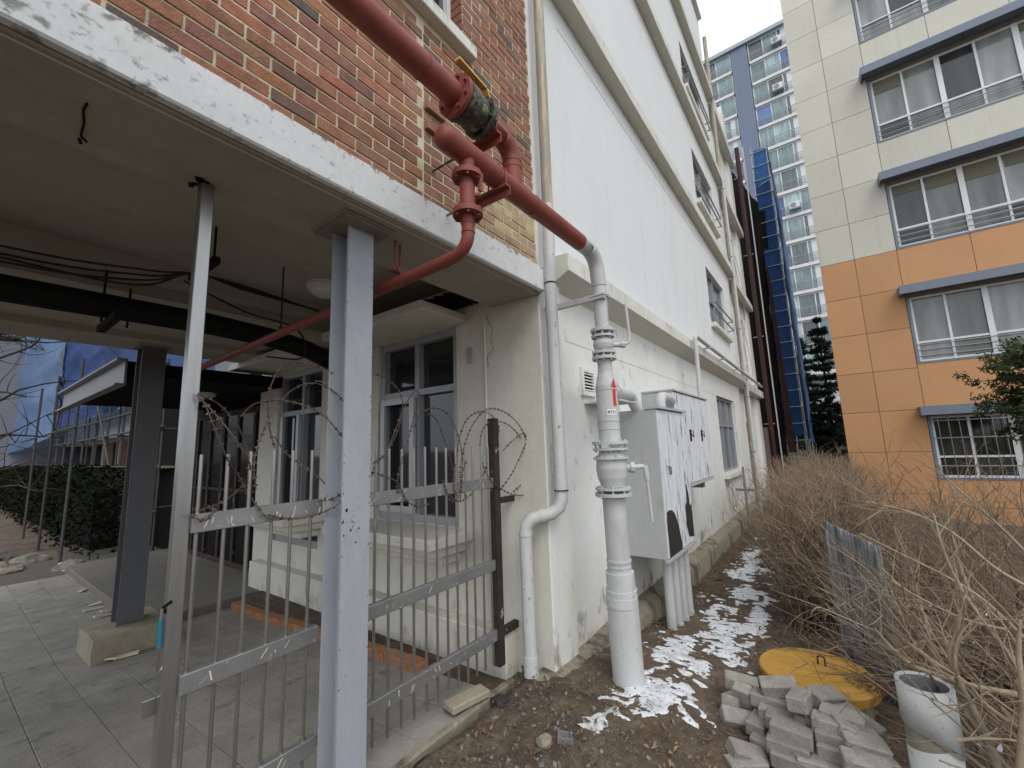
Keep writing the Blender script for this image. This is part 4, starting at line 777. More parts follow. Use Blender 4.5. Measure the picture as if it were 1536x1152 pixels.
part(rb, 'side_cladding', mat('pale_side', (0.47,0.46,0.41), 0.6, 0.05, 1), lambda b: b.face((0.40,15.34,6.56),(0.40,15.34,19),(0.72,24,19),(0.72,24,6.56)))
part(rb, 'side_cladding', mat('orange_side', (0.44,0.23,0.107), 0.6, 0.05, 1), lambda b: b.face((0.40,15.34,-1),(0.40,15.34,6.55),(0.72,24,6.55),(0.72,24,-1)))
R5 = random.Random(5)
def panel(x0,x1,z0,z1):
    g = 0.006; o = MB().box(x0+g,x1-g,YR,YR+0.029,z0+g,z1-g).build('panel', M_PW, rb)
    if z0 < 6.5: c = (0.50,0.262,0.122)
    else: c = (0.54,0.52,0.45)
    k = R5.uniform(0.93,1.05); o.color = (c[0]*k,c[1]*k,c[2]*k,1)
zrow = [-1.0,-0.02,1.06,2.15,3.25,4.35,5.45,6.56,7.66,8.76,9.86,10.95,12.05,13.15,14.25,15.35,16.5,17.7,19.0]
for a, b_ in zip(zrow[:-1], zrow[1:]):
    panel(0.37,1.18,a,b_); panel(1.18,2.09,a,b_)
for k in range(5):
    zl = WB[k]; zp = CT[k-1] if k else -1.0
    xs = [2.09,3.5,5.0,6.5,8.0,9.5,11.0,12.5,14.0]
    for a, b_ in zip(xs[:-1], xs[1:]):
        if k == 0: panel(a,b_,-1.0,-0.3); panel(a,b_,-0.3,zl)
        else: panel(a,b_,zp,zl)
    # canopy
    cz = CT[k]
    part(rb, 'canopy', M_CAN, lambda b: (b.box(1.95,13.8,YR-0.42,YR-0.002,cz-0.035,cz-0.003), b.box(1.95,13.8,YR-0.42,YR-0.39,cz-0.23,cz-0.035), b.box(1.95,1.98,YR-0.39,YR-0.003,cz-0.23,cz-0.036)))
    part(rb, 'canopy_soffit', mat('canopy_soffit', (0.10,0.115,0.15), 0.6, 0.05), lambda b: b.box(1.98,13.8,YR-0.39,YR-0.004,cz-0.16,cz-0.14))
    part(rb, 'reveal', M_CAN, lambda b: (b.box(WX0-0.06,WX0-0.001,YR-0.012,YR+0.12,zl,cz-0.24), b.box(WX0-0.06,WX1,YR-0.014,YR+0.12,zl-0.05,zl-0.001)))
    zt = cz-0.26; us = []; x = WX0+0.68
    while x < WX1-0.3: us.append(x); x += 0.72
    rr = random.Random(40+k)
    cs = [tuple(v*g_ for v in ((0.23,0.24,0.235) if k else (0.035,0.037,0.033))) for g_ in [rr.choice((.2,.6,.85,1.0,1.2)) for _ in range(13)]]
    wk = window(rb, '-Y', YR+0.06, WX0, WX1, zl, zt, us, [zl+0.52], M_PVW, M_GLO, 0.055, 0.05, 0.06, cols=cs)
    for q in range(2, len(us), 2):
        part(wk, 'post', M_PVW, lambda b: b.box(us[q-1]-0.055,us[q-1]+0.055,YR+0.045,YR+0.07,zl,zt))
    if k:
        for zz in (0.14,0.30,0.44): part(rb, 'guard_rail', M_STAIN, lambda b: b.tube([(WX0,YR-0.01,zl+zz),(WX1,YR-0.01,zl+zz)],0.014,6))
        bl = mat('olive_blind', (0.16,0.155,0.11), 0.7, 0.05)
        for q in range(0, len(us), 1):
            if rr.random() < 0.75:
                h = rr.uniform(0.25,0.55); xa = us[q]-0.65; k > 1 and MB().box(xa,xa+0.6,YR+0.085,YR+0.09,zt-h,zt-0.05).build('roller_blind', bl, rb)
    else:
        for q in range(60):
            x = WX0+0.12+0.19*q
            if x < WX1: part(rb, 'grille_bar', M_BARS, lambda b: b.tube([(x,YR-0.03,zl-0.02),(x,YR-0.03,zt+0.02)],0.009,6))
        for zz in (0.28,0.98,1.42): part(rb, 'grille_rail', M_BARS, lambda b: b.box(WX0,WX1,YR-0.045,YR-0.032,zl+zz,zl+zz+0.03))
# ================================================================ APARTMENT TOWER
YT = 52.0; at_ = thing('apartment_tower', 'tall apartment tower with enclosed balconies and a blue ribbed strip', 'building', (-3,54,-2))
def tx(px, py): return ony(px, py, YT).x
M_TW = mat('tower_white', (0.66,0.67,0.68), 0.7, 0.05, 1); M_TB = mat('tower_blue', (0.21,0.25,0.35), 0.6, 0.06, 0.5)
M_TG = glass('tower_glass', (0.2,0.3,0.33), 0.15, True)
xL0 = -12.0; xS0 = tx(1103,140); xS1 = tx(1127,130); xR1 = 9.0; FHt = 2.82; ztop = 47.2
part(at_, 'core_wall', M_TW, lambda b: b.box(xL0,xR1,YT+0.3,YT+12,-2,ztop))
part(at_, 'blue_strip', M_TB, lambda b: b.box(xS0,xS1,YT-0.2,YT+0.3,-2,ztop))
for k in range(8): part(at_, 'strip_rib', M_TB, lambda b: b.box(xS0+0.06+k*(xS1-xS0)/8,xS0+0.14+k*(xS1-xS0)/8,YT-0.26,YT-0.2,-2,ztop))
part(at_, 'roof_edge', mat('tower_edge', (0.36,0.42,0.48), 0.6, 0.05), lambda b: b.box(xL0,xR1,YT-0.5,YT+12,ztop,ztop+0.45))
R6 = random.Random(17)
M_RAIL = mat('balcony_rail', (0.30,0.31,0.32), 0.6, 0.0)
for fl in range(18):
    z0 = ztop-FHt*(fl+1)
    if z0 < -3: break
    for (xa, xb) in ((xS0-3.3, xS0-0.1), (xS1+0.15, xS1+4.1), (xS1+4.9, xS1+8.9)):
        if xb > xR1: xb = xR1-0.1
        b = MB(); b.box(xa,xb,YT-0.25,YT+0.3,z0,z0+0.34); b.box(xa,xb,YT-0.05,YT+0.1,z0+2.66,z0+2.82)
        n = 3 if xb-xa > 3.5 else 2; wdt = (xb-xa)/ (n if n == 2 else 2.75)
        us = [xa+wdt*k for k in range(n+1) if xa+wdt*k < xb+0.01]
        for u in us: b.box(u-0.05,u+0.05,YT-0.06,YT+0.1,z0+0.34,z0+2.66)
        fr = b.build('balcony_frame', M_TW, at_)
        for u, v in zip(us, us[1:]+[xb]):
            if v-u < 0.3: continue
            t = R6.random()
            if t < 0.5: c = (0.22,0.31,0.325)
            elif t < 0.8: c = (0.11,0.14,0.15)
            elif t < 0.97: c = (0.32,0.42,0.44)
            else: c = (0.1,0.16,0.36)
            kk = R6.uniform(.75,1.3)
            o = MB().box(u+0.05,v-0.05,YT+0.0,YT+0.03,z0+0.34,z0+2.66).build('pane', M_TG, fr); o.color = (c[0]*kk,c[1]*kk,c[2]*kk,1)
        if R6.random() < 0.75:
            MB().box(xb-0.75,xb-0.3,YT-0.03,YT-0.004,z0+0.34,z0+2.66).build('white_curtain_panel', M_TW, fr)
        rl = MB(); rl.box(xa,xb,YT-0.3,YT-0.26,z0+1.25,z0+1.3); rl.box(xa,xb,YT-0.3,YT-0.26,z0+0.5,z0+0.54)
        x = xa
        while x < xb: rl.box(x,x+0.035,YT-0.295,YT-0.265,z0+0.54,z0+1.25); x += 0.16
        rl.build('balcony_rail', M_RAIL, at_)
        if R6.random() < 0.33:
            xa2 = R6.uniform(xa+0.2, xb-1.3)
            ac = MB().box(xa2,xa2+0.95,YT-0.75,YT-0.32,z0+0.75,z0+1.45).build('air_conditioner', M_TW, at_, 0.03)
            MB().lathe((xa2+0.36,YT-0.755,z0+1.1),(0,-1,0),[(0,0.27),(0.02,0.25),(0.02,0.12),(0.03,0.001)],16).build('fan_grille', mat('ac_grille', (0.25,0.25,0.25), 0.6, 0), ac)
            MB().box(xa2-0.05,xa2+1.0,YT-0.7,YT-0.3,z0+0.66,z0+0.74).build('tray', M_RAIL, ac)
# ================================================================ SCAFFOLD WITH BLUE NET AT THE ALLEY END
sf = thing('netted_scaffold', 'steel scaffold tower wrapped in dark blue netting at the end of the alley', 'scaffold', (-0.95,19,-0.6))
X0, X1, YS = -1.35, -0.70, 19.0
M_NET = mat('blue_net', (0.022,0.075,0.24), 0.8, 0.3, 1.2, 0.4, 9, stretch=(1,1,0.6))
M_NETL = mat('blue_net_light', (0.045,0.16,0.42), 0.75, 0.3, 1.0, 0.4, 8)
M_PIPE = mat('galvanised_pipe', (0.40,0.42,0.44), 0.45, 0.15, 6, 0, 60, 0.5)
for x in (X0, X1):
    for y in (YS, YS+1.8, YS+3.6, YS+7.2): part(sf, 'standard', M_PIPE, lambda b: b.tube([(x,y,-0.8),(x+0.12*(1 if x < -1 else 0),y,13.5)],0.024,8))
z = 0.2; k = 0
while z < 13.4:
    part(sf, 'ledger', M_PIPE, lambda b: b.tube([(X0+0.009*z,YS-0.03,z),(X1,YS-0.03,z-0.01)],0.018,6))
    if k % 3 == 0: part(sf, 'side_ledger', M_PIPE, lambda b: b.tube([(X1+0.03,YS,z),(X1+0.03,YS+7.2,z)],0.018,6))
    part(sf, 'coupler', M_PIPE, lambda b: b.box(X0+0.009*z-0.04,X0+0.009*z+0.03,YS-0.06,YS+0.02,z-0.03,z+0.04)); part(sf, 'coupler', M_PIPE, lambda b: b.box(X1-0.03,X1+0.04,YS-0.06,YS+0.02,z-0.03,z+0.04))
    z += 0.62; k += 1
def netmesh(b, P, nu, nv, amp, seed):
    base = len(b.v); A,B,C,D = [Vector(p) for p in P]; nrm = (B-A).cross(D-A).normalized()
    for j in range(nv+1):
        for i in range(nu+1):
            u, v = i/nu, j/nv; p = A.lerp(B,u).lerp(D.lerp(C,u),v); p = p+nrm*amp*(noise.noise(Vector((u*3+seed,v*9,seed)))+0.5*noise.noise(Vector((u*9,v*30,seed)))); b.v.append(tuple(p))
    for j in range(nv):
        for i in range(nu): a = base+j*(nu+1)+i; b.f.append((a,a+1,a+nu+2,a+nu+1)); b.sm.append(1)
part(sf, 'net', M_NET, lambda b: netmesh(b, [(X0,YS+0.03,1.55),(X1,YS+0.03,1.6),(X1,YS+0.03,11.9),(X0+0.11,YS+0.03,11.7)],8,40,0.05,1))
part(sf, 'upper_net', M_NETL, lambda b: netmesh(b, [(X0+0.11,YS+0.03,11.72),(X1,YS+0.03,11.92),(X1,YS+0.03,13.3),(X0+0.2,YS+0.03,13.35)],6,8,0.05,5))
part(sf, 'side_net', M_NETL, lambda b: netmesh(b, [(X1+0.07,YS+0.02,1.5),(X1+0.05,YS+9,1.2),(X1-0.02,YS+9,13.5),(X1+0.05,YS+0.02,13.4)],30,40,0.09,4))
part(sf, 'ragged_net', M_BLACK, lambda b: netmesh(b, [(X0-0.03,YS-0.02,9.2),(X0+0.28,YS-0.02,9.0),(X0+0.32,YS-0.02,10.6),(X0+0.1,YS-0.02,10.7)],4,8,0.05,8))
dn = thing('dark_net_screen', 'black and brown netting screen between the white building and the blue scaffold', 'netting', (-1.5,18,-0.5))
part(dn, 'net', mat('black_net', (0.012,0.011,0.012), 0.9, 0.4, 1.5, 0.4, 10, spots=[((0.08,0.05,0.04),0.9,0.55,0.2,(1,1,0.3),0.8)]), lambda b: netmesh(b, [(-2.0,16.9,-0.6),(-1.3,18.9,-0.6),(-1.22,18.9,11.0),(-2.0,16.9,12.0)],14,50,0.08,2))
part(dn, 'lean_board', mat('brown_board', (0.10,0.055,0.045), 0.9, 0.3, 3), lambda b: netmesh(b, [(-1.24,18.6,1.0),(-1.02,18.9,1.0),(-1.15,18.9,8.0),(-1.22,18.6,8.6)],4,20,0.05,7))
part(dn, 'base_bricks', mat('base_brick', (0.15,0.12,0.11), 0.9, 0.3, 8, 0.3), lambda b: b.box(-2.4,-1.62,16.35,16.9,-0.8,1.9))
part(dn, 'pole', M_PIPE, lambda b: b.tube([(-1.38,17.4,-0.6),(-1.38,17.4,11)],0.022,6))
# ---------------- end of the alley: retaining wall, hedge, fence, conifers
rw = MB().box(-6,6,33,33.4,-1.2,1.15).build('retaining_wall', mat('dark_concrete', (0.13,0.12,0.105), 0.9, 0.2, 1.5, 0.3), loc=(0,33,-1)); tag(rw, 'low dark concrete retaining wall across the alley end', 'wall')
wf = thing('white_fence', 'white slatted fence beyond the conifers at the alley end', 'fence', (0,38,1.0))
for k in range(64):
    x = -4+0.16*k; part(wf, 'slat', M_TW, lambda b: b.box(x,x+0.06,38,38.03,2.6,4.3))
part(wf, 'rail', M_TW, lambda b: (b.box(-4,6.2,38.03,38.07,2.75,2.83), b.box(-4,6.2,38.03,38.07,4.0,4.08)))
part(wf, 'base_wall', mat('white_base', (0.5,0.5,0.48), 0.9, 0.1), lambda b: b.box(-4,6.2,37.9,38.2,-1.2,2.6))
M_NEED = mat('conifer_needles', (0.030,0.045,0.026), 0.9, 0.5, 3, objcol=True, spec=0.08); M_BARK = mat('dark_bark', (0.06,0.045,0.035), 0.95, 0.3, 12, 0.5)
def leaf_cards(b, c, r, n, rnd, size, flat=1.0):
    for k in range(n):
        d = Vector((rnd.gauss(0,1), rnd.gauss(0,1), rnd.gauss(0,1)*flat)); d = d.normalized()*r*rnd.random()**0.5; p = c+d
        a = Vector((rnd.gauss(0,1),rnd.gauss(0,1),rnd.gauss(0,1))).normalized()*size*rnd.uniform(.6,1.3); q = a.orthogonal().normalized()*size*0.28
        b.face(p-a-q*0.3, p-a*0.1-q, p+a, p-a*0.1+q)
def conifer(name, label, x, y, z0, h, rad, seed, group=None, dens=1.0, size=0.10, col=(0.032,0.048,0.028)):
    rnd = random.Random(seed); t = thing(name, label, 'tree', (x,y,z0), group)
    part(t, 'trunk', M_BARK, lambda b: b.tube([(x,y,z0),(x+0.05,y,z0+h*0.5),(x,y,z0+h)],[rad*0.08,rad*0.05,0.01],8))
    br = MB(); cr = MB(); nl = int(h*3.2)
    for i in range(nl):
        f = (i+rnd.random())/nl; zz = z0+h*(0.1+0.88*f); L = rad*(1-f)**0.75*rnd.uniform(.65,1.15)+0.08
        for k in range(rnd.randint(4,6)):
            a = rnd.random()*6.283; d = Vector((math.cos(a),math.sin(a),rnd.uniform(-.15,.3))); e = Vector((x,y,zz))+d*L
            br.tube([(x,y,zz),e],[0.02,0.005],4,cap=False)
            m = max(2,int(L/0.16))
            for q in range(m):
                c = Vector((x,y,zz)).lerp(e,(q+1)/m)+Vector((0,0,rnd.uniform(-.05,.05))); leaf_cards(cr,c,0.10+0.06*(1-q/m),int(14*dens),rnd,size,0.5)
    br.build('limbs', M_BARK, t); o = cr.build('crown', M_NEED, t); o.color = (*col,1); return t
conifer('conifer', 'dark conifer beside the corner of the orange clad building', 0.15, 27.0, -0.8, 8.6, 1.35, 5, 'conifers at the alley end', 1.5, 0.12, (0.045,0.062,0.04))
conifer('conifer', 'dark conifer close behind the blue netted scaffold', -0.75, 29.0, -0.8, 8.2, 1.2, 6, 'conifers at the alley end', 1.5, 0.12, (0.04,0.056,0.036))
hd = thing('clipped_hedge', 'dark evergreen hedge above the concrete retaining wall', 'hedge', (0.2,34,1.0))
def hedge_cards(x0,x1,y0,y1,z0,z1,n,seed,size):
    b = MB(); rnd = random.Random(seed)
    for k in range(n):
        p = Vector((rnd.uniform(x0,x1),rnd.uniform(y0,y1),z0+(z1-z0)*rnd.random()**0.7)); p.z += 0.15*nz(p.x*1.3,p.y*1.3,seed)
        a = Vector((rnd.gauss(0,1),rnd.gauss(0,1),rnd.gauss(0,1))).normalized()*size; q = a.orthogonal().normalized()*size*0.5; q.rotate(Matrix.Rotation(rnd.random()*3,3,a.normalized()))
        b.face(p-a, p-q*.9, p+a, p+q)
    return b
o = hedge_cards(-3,4,33.5,35,1.0,3.0,5000,3,0.12).build('foliage', M_NEED, hd); o.color = (0.022,0.026,0.018,1)
part(hd, 'shade_core', M_DARK, lambda b: b.box(-3,4,34,34.8,-1,2.4))  # plain black box, stands in for the shade between the leaves
# juniper on the right
jn = thing('juniper_tree', 'green juniper spreading in front of the orange clad wall', 'tree', (3.2,10.0,-0.6)); rj = random.Random(9)
part(jn, 'trunk', M_BARK, lambda b: b.tube([(3.25,10.0,-0.7),(3.2,10.0,1.2),(3.25,10.0,3.0)],[0.12,0.09,0.03],8))
jb = MB(); jl = MB()
for i in range(130):
    zz = rj.uniform(1.35,2.9); a = rj.random()*6.283; L = rj.uniform(0.8,1.5)*max(0.4,1.0-0.42*abs(zz-2.05)); d = Vector((math.cos(a),math.sin(a),rj.uniform(-.12,.42))); s0 = Vector((3.22,10.0,zz)); e = s0+d*L
    jb.tube([s0,e],[0.025,0.006],4,cap=False)
    for q in range(2,10): leaf_cards(jl, s0.lerp(e,q/9)+Vector((rj.gauss(0,.05),rj.gauss(0,.05),rj.gauss(0,.05))), 0.12, 30, rj, 0.055, 0.6)
jb.build('limbs', M_BARK, jn); o = jl.build('crown', M_NEED, jn); o.color = (0.055,0.072,0.032,1)
# ================================================================ DRY HEDGES AND BRUSH
def twig_walk(b, p, d, L, r0, rnd, n=5, wig=0.25, sides=3, droop=0.0):
    P = [p.copy()]; q = p.copy(); dd = d.normalized()
    for k in range(n):
        dd = (dd+Vector((rnd.gauss(0,wig),rnd.gauss(0,wig),rnd.gauss(0,wig)-droop))).normalized(); q = q+dd*(L/n); P.append(q.copy())
    b.tube(P, [r0*(1-0.8*k/n) for k in range(n+1)], sides, cap=False); return P
def dry_hedge(name, label, x0,x1,y0,y1,zt,seed,n,group,dens=3,r=0.004, col=(0.30,0.225,0.15)):
    rnd = random.Random(seed); t = thing(name, label, 'hedge', ((x0+x1)/2,(y0+y1)/2,ground_z((x0+x1)/2,(y0+y1)/2)), group)
    st = MB(); tw = MB()
    for k in range(n):
        x = rnd.uniform(x0+0.15*(x1-x0),x1-0.15*(x1-x0)); y = rnd.uniform(y0,y1); z = ground_z(x,y)-0.03
        tgt = Vector((rnd.uniform(x0,x1),y+rnd.gauss(0,.25),zt*rnd.uniform(.55,1.0)+0.10*nz(y*1.1,x,seed))); d = tgt-Vector((x,y,z))
        P = twig_walk(st, Vector((x,y,z)), d, d.length, r*rnd.uniform(1.2,2.6), rnd, 5, 0.12)
        for m in range(dens):
            s_ = rnd.randint(1,5); p = P[s_]; e = (d.normalized()+Vector((rnd.gauss(0,.7),rnd.gauss(0,.7),rnd.uniform(-.25,.7)))).normalized()
            Q = twig_walk(tw, p, e, rnd.uniform(.15,.38), r*0.75, rnd, 3, 0.14)
            for g in range(2):
                twig_walk(tw, Q[rnd.randint(1,3)], (e+Vector((rnd.gauss(0,.8),rnd.gauss(0,.8),rnd.uniform(-.2,.8)))), rnd.uniform(.07,.2), r*0.5, rnd, 2, 0.18)
    o = st.build('stems', M_TWIG, t); o.color = (col[0]*.55,col[1]*.52,col[2]*.5,1); o['kind'] = 'stuff'  # stem colour darkened to stand in for shade deep in the hedge
    o = tw.build('twigs', M_TWIG, t); o.color = (*col,1); o['kind'] = 'stuff'; return t
HLAB = ['dry leafless hedge clump beside the corrugated sheet','dry leafless hedge clump just beyond the corrugated sheet','dry leafless hedge clump facing the white meter cabinets','dry leafless hedge clump facing the metal stake','dry leafless hedge clump at the far end of the alley']
for k, (ya, yb, zt) in enumerate(((5.0,6.4,1.12),(6.4,7.8,1.18),(7.8,9.4,1.2),(9.4,11.4,1.22),(11.4,14.0,1.22))):
    dry_hedge('dry_hedge', HLAB[k], -0.68-0.03*k, 0.25, ya, yb, zt-0.10-0.05*k, 60+k, 300, 'dry hedge along the alley', 5, 0.0050+0.0006*k, (0.33,0.24,0.165))
def brush(name, label, x, y, spread, h, n, seed, r, lean, col=(0.25,0.185,0.13), grp='leafless brush on the right of the path'):
    rnd = random.Random(seed); z = ground_z(x,y)-0.05; t = thing(name, label, 'shrub', (x,y,z), grp); st = MB(); tw = MB()
    for k in range(n):
        p = Vector((x+rnd.gauss(0,spread*0.3), y+rnd.gauss(0,spread*0.35), z)); d = Vector((rnd.gauss(lean[0],.55), rnd.gauss(lean[1],.55), rnd.uniform(.35,1.1))); L = h*rnd.uniform(.7,1.25)
        big = rnd.random() < 0.18; P = twig_walk(st, p, d, L, r*(2.2 if big else 1.0)*rnd.uniform(.7,1.2), rnd, 7, 0.09, 5 if big else 4, 0.02)
        for m in range(3):
            s_ = rnd.randint(2,7); e = ((P[s_]-P[s_-1]).normalized()+Vector((rnd.gauss(0,.6),rnd.gauss(0,.6),rnd.gauss(0.1,.5)))); Q = twig_walk(tw, P[s_], e, rnd.uniform(.2,.6), r*0.55, rnd, 4, 0.12)
            for g in range(2): twig_walk(tw, Q[rnd.randint(1,4)], (e+Vector((rnd.gauss(0,.8),rnd.gauss(0,.8),rnd.gauss(0,.7)))), rnd.uniform(.08,.3), r*0.42, rnd, 3, 0.15)
    o = st.build('branches', M_TWIG, t); o.color = (*col,1); o['kind'] = 'stuff'; o = tw.build('twigs', M_TWIG, t); o.color = (col[0]*.92,col[1]*.9,col[2]*.9,1); o['kind'] = 'stuff'
BR = [(1.15,4.8,0.8,1.1,55,'tangled bare shrub in the middle of the brush behind the block pile'),(2.0,4.4,0.8,1.1,55,'tangled bare shrub at the outer side of the brush'),(0.85,3.2,0.5,1.05,46,'tangled bare shrub behind the cut plastic pipe'),(0.75,4.6,0.7,1.25,60,'tangled bare shrub behind the corrugated sheet'),(1.5,3.9,0.7,1.2,60,'tangled bare shrub with thick pale branches'),(1.5,5.6,0.9,1.3,70,'tangled bare shrub below the barred orange wall window'),
      (2.6,5.2,0.9,1.2,60,'tangled bare shrub under the far panes of the barred window'),(0.55,6.6,0.8,1.4,60,'tangled bare shrub against the end of the dry hedge'),(2.6,7.6,1.1,1.2,60,'tangled bare shrub below the juniper'),(1.2,8.4,1.0,1.3,60,'tangled bare shrub close to the orange wall'),(1.7,2.6,0.5,0.9,40,'tangled bare shrub beside the plastic pipe stub')]
for k, (x, y, s_, h, n, lab) in enumerate(BR):
    brush('bare_shrub', lab, x, y, s_, h, n, 80+k, 0.0078, (-0.28,-0.1) if k in (0,2,4,10) else (-0.1,0.0))
tb_ = thing('bare_shrub', 'leafless shrub with thick pale limbs crossing above the cut plastic pipe', 'shrub', (0.55,2.75,-0.2), 'leafless brush on the right of the path'); lt = MB(); rl_ = random.Random(77)
for pts, y, r0 in (([(1540,1045),(1455,1028),(1385,1005),(1362,993),(1338,972),(1311,942)],2.78,0.013), ([(1500,1160),(1470,1085),(1442,1030),(1425,985),(1436,945),(1440,915)],2.72,0.016), ([(1540,1100),(1480,1058),(1452,1026),(1410,998),(1365,965)],2.66,0.009), ([(1440,1030),(1432,980),(1445,945),(1470,925)],2.7,0.007),
                   ([(1540,1010),(1500,965),(1470,925),(1440,880),(1415,825),(1400,770)],3.0,0.011), ([(1540,880),(1490,850),(1430,800),(1370,770),(1300,752)],3.4,0.009), ([(1530,1160),(1535,1060),(1528,985),(1530,930)],2.62,0.015), ([(1510,945),(1450,930),(1395,905),(1352,880),(1320,850)],2.85,0.007), ([(1420,1050),(1380,905),(1365,850),(1340,790)],3.3,0.008), ([(1540,830),(1500,790),(1450,745),(1400,700)],4.2,0.010), ([(1460,900),(1440,850),(1425,790),(1418,742)],3.6,0.010), ([(1540,960),(1475,900),(1420,865),(1360,835),(1290,800)],3.1,0.008), ([(1436,1110),(1480,1108),(1540,1112)],2.62,0.008), ([(1345,1000),(1300,945),(1270,905),(1225,880)],3.6,0.005), ([(1420,985),(1370,940),(1330,890),(1295,850),(1240,815)],3.3,0.006)):
    P = smooth_path([ony(a,b_,y) for a, b_ in pts], 5); n_ = len(P); o = MB().tube(P, [r0*(1-0.6*k/(n_-1)) for k in range(n_)], 7).build('limb', M_TWIG, tb_); o.color = (0.33,0.265,0.19,1)
    for m in range(9):
        i = rl_.randint(2, n_-2); d = (P[i+1]-P[i]).normalized()+Vector((rl_.gauss(0,.6),rl_.gauss(0,.5),rl_.gauss(.1,.5))); Q = twig_walk(lt, P[i], d, rl_.uniform(.15,.5), r0*0.35, rl_, 4, 0.12, 4)
        twig_walk(lt, Q[2], d+Vector((rl_.gauss(0,.6),rl_.gauss(0,.6),rl_.gauss(0,.6))), rl_.uniform(.1,.3), r0*0.22, rl_, 3, 0.14, 3)
o = lt.build('twigs', M_TWIG, tb_); o.color = (0.31,0.24,0.17,1); o['kind'] = 'stuff'
# ================================================================ THINGS ON THE GROUND
def gz(x, y): return ground_z(x,y)+0.02*nz(x*2.1,y*2.1,1)+0.014*nz(x*7,y*7,2)
wc = thing('well_cover', 'round yellow painted concrete cover on a low concrete ring', 'manhole cover', (-0.25,3.62,-0.22))
part(wc, 'cover', M_COVER, lambda b: b.lathe((-0.25,3.62,0.0),(0,0,1),[(-0.055,0.001),(-0.055,0.325),(-0.004,0.33),(0.004,0.322),(0.004,0.001)],48))
part(wc, 'ring', M_CONC, lambda b: b.lathe((-0.25,3.62,-0.055),(0,0,-1),[(0,0.27),(0.35,0.285)],40))
part(wc, 'lifting_ring', M_RUST, lambda b: b.tube([(-0.24,3.72,0.0),(-0.24,3.72,0.05),(-0.22,3.72,0.06),(-0.20,3.715,0.05),(-0.20,3.71,0.0)],0.006,6))
rv = random.Random(12)
part(wc, 'vine', M_WIRE, lambda b: [twig_walk(b, Vector((0.12+rv.gauss(0,.06),3.62+rv.gauss(0,.1),0.03)), Vector((-1,rv.gauss(0.2,.45),0.02)), rv.uniform(.15,.45), 0.0028, rv, 8, 0.22, 4) for k in range(16)])['kind'] = 'stuff'
part(wc, 'leaf_litter', M_LEAF, lambda b: leaf_cards(b, Vector((0.02,3.58,0.015)), 0.12, 160, rv, 0.018, 0.12))['kind'] = 'stuff'
# cut plastic pipe
pc = thing('pipe_stub', 'upright cut grey plastic pipe with a stepped sleeve beside the block pile', 'pipe', (0.2,2.80,-0.2))
px_, py_ = 0.215, 2.80
def cutpipe(b, r0, r1, zb, fz):
    n = 32; base = len(b.v)
    for k in range(n):
        a = 2*math.pi*k/n; c, s_ = math.cos(a), math.sin(a)
        b.v += [(px_+c*r0,py_+s_*r0,zb),(px_+c*r0,py_+s_*r0,fz(c,s_)),(px_+c*r1,py_+s_*r1,fz(c,s_)),(px_+c*r1,py_+s_*r1,zb)]
    for k in range(n):
        k2 = (k+1)%n
        for q in range(3): b.f.append((base+4*k+q,base+4*k2+q,base+4*k2+q+1,base+4*k+q+1)); b.sm.append(0 if q == 1 else 1)
part(pc, 'pipe', M_PVC, lambda b: cutpipe(b,0.094,0.086,-0.3,lambda c,s_: 0.16+0.03*c))
def cutsleeve(b):
    n = 32; base = len(b.v)
    for k in range(n):
        a = 2*math.pi*k/n; c, s_ = math.cos(a), math.sin(a); zb = 0.195-0.05*c+0.012*math.sin(3*a)
        b.v += [(px_+c*.101,py_+s_*.101,zb),(px_+c*.101,py_+s_*.101,0.405),(px_+c*.0945,py_+s_*.0945,0.405),(px_+c*.0945,py_+s_*.0945,zb)]
    for k in range(n):
        k2 = (k+1)%n
        for q in range(4): b.f.append((base+4*k+q,base+4*k2+q,base+4*k2+(q+1)%4,base+4*k+(q+1)%4)); b.sm.append(0 if q in (1,3) else 1)
part(pc, 'upper_sleeve', M_PVC, cutsleeve)
part(pc, 'inner_pipe', mat('mossy_pvc', (0.22,0.21,0.16), 0.7, 0.2, 20), lambda b: cutpipe(b,0.0925,0.085,0.1,lambda c,s_: 0.33))
part(pc, 'inside_shade', mat('pipe_inside_shade', (0.13,0.14,0.155), 0.6, 0.1), lambda b: cutpipe(b,0.0848,0.083,-0.2,lambda c,s_: 0.398))  # added dark tube: shade inside the pipe put into its colour
part(pc, 'rim', M_PVC, lambda b: cutpipe(b,0.0943,0.085,0.36,lambda c,s_: 0.402))
# corrugated sheet
cs_ = MB(); a0, a1 = Vector((-0.11,4.62,0)), Vector((0.20,3.82,0)); dv = (a1-a0); nrm = Vector((dv.y,-dv.x,0)).normalized(); NC = 228
for i in range(NC+1):
    u = i/NC; p = a0+dv*u+nrm*0.012*math.copysign(min(1,abs(1.6*math.sin(u*2*math.pi*19))),math.sin(u*2*math.pi*19))
    cs_.v += [(p.x-0.02,p.y,0.82-0.03*u+0.012*nz(u*8,1)),(p.x,p.y,-0.4)]
for i in range(NC): cs_.f.append((2*i,2*i+1,2*i+3,2*i+2)); cs_.sm.append(0)
tag(cs_.build('corrugated_sheet', M_GALV, loc=(0.1,4.0,-0.3)), 'upright rusting galvanised corrugated sheet among the brush', 'metal sheet')
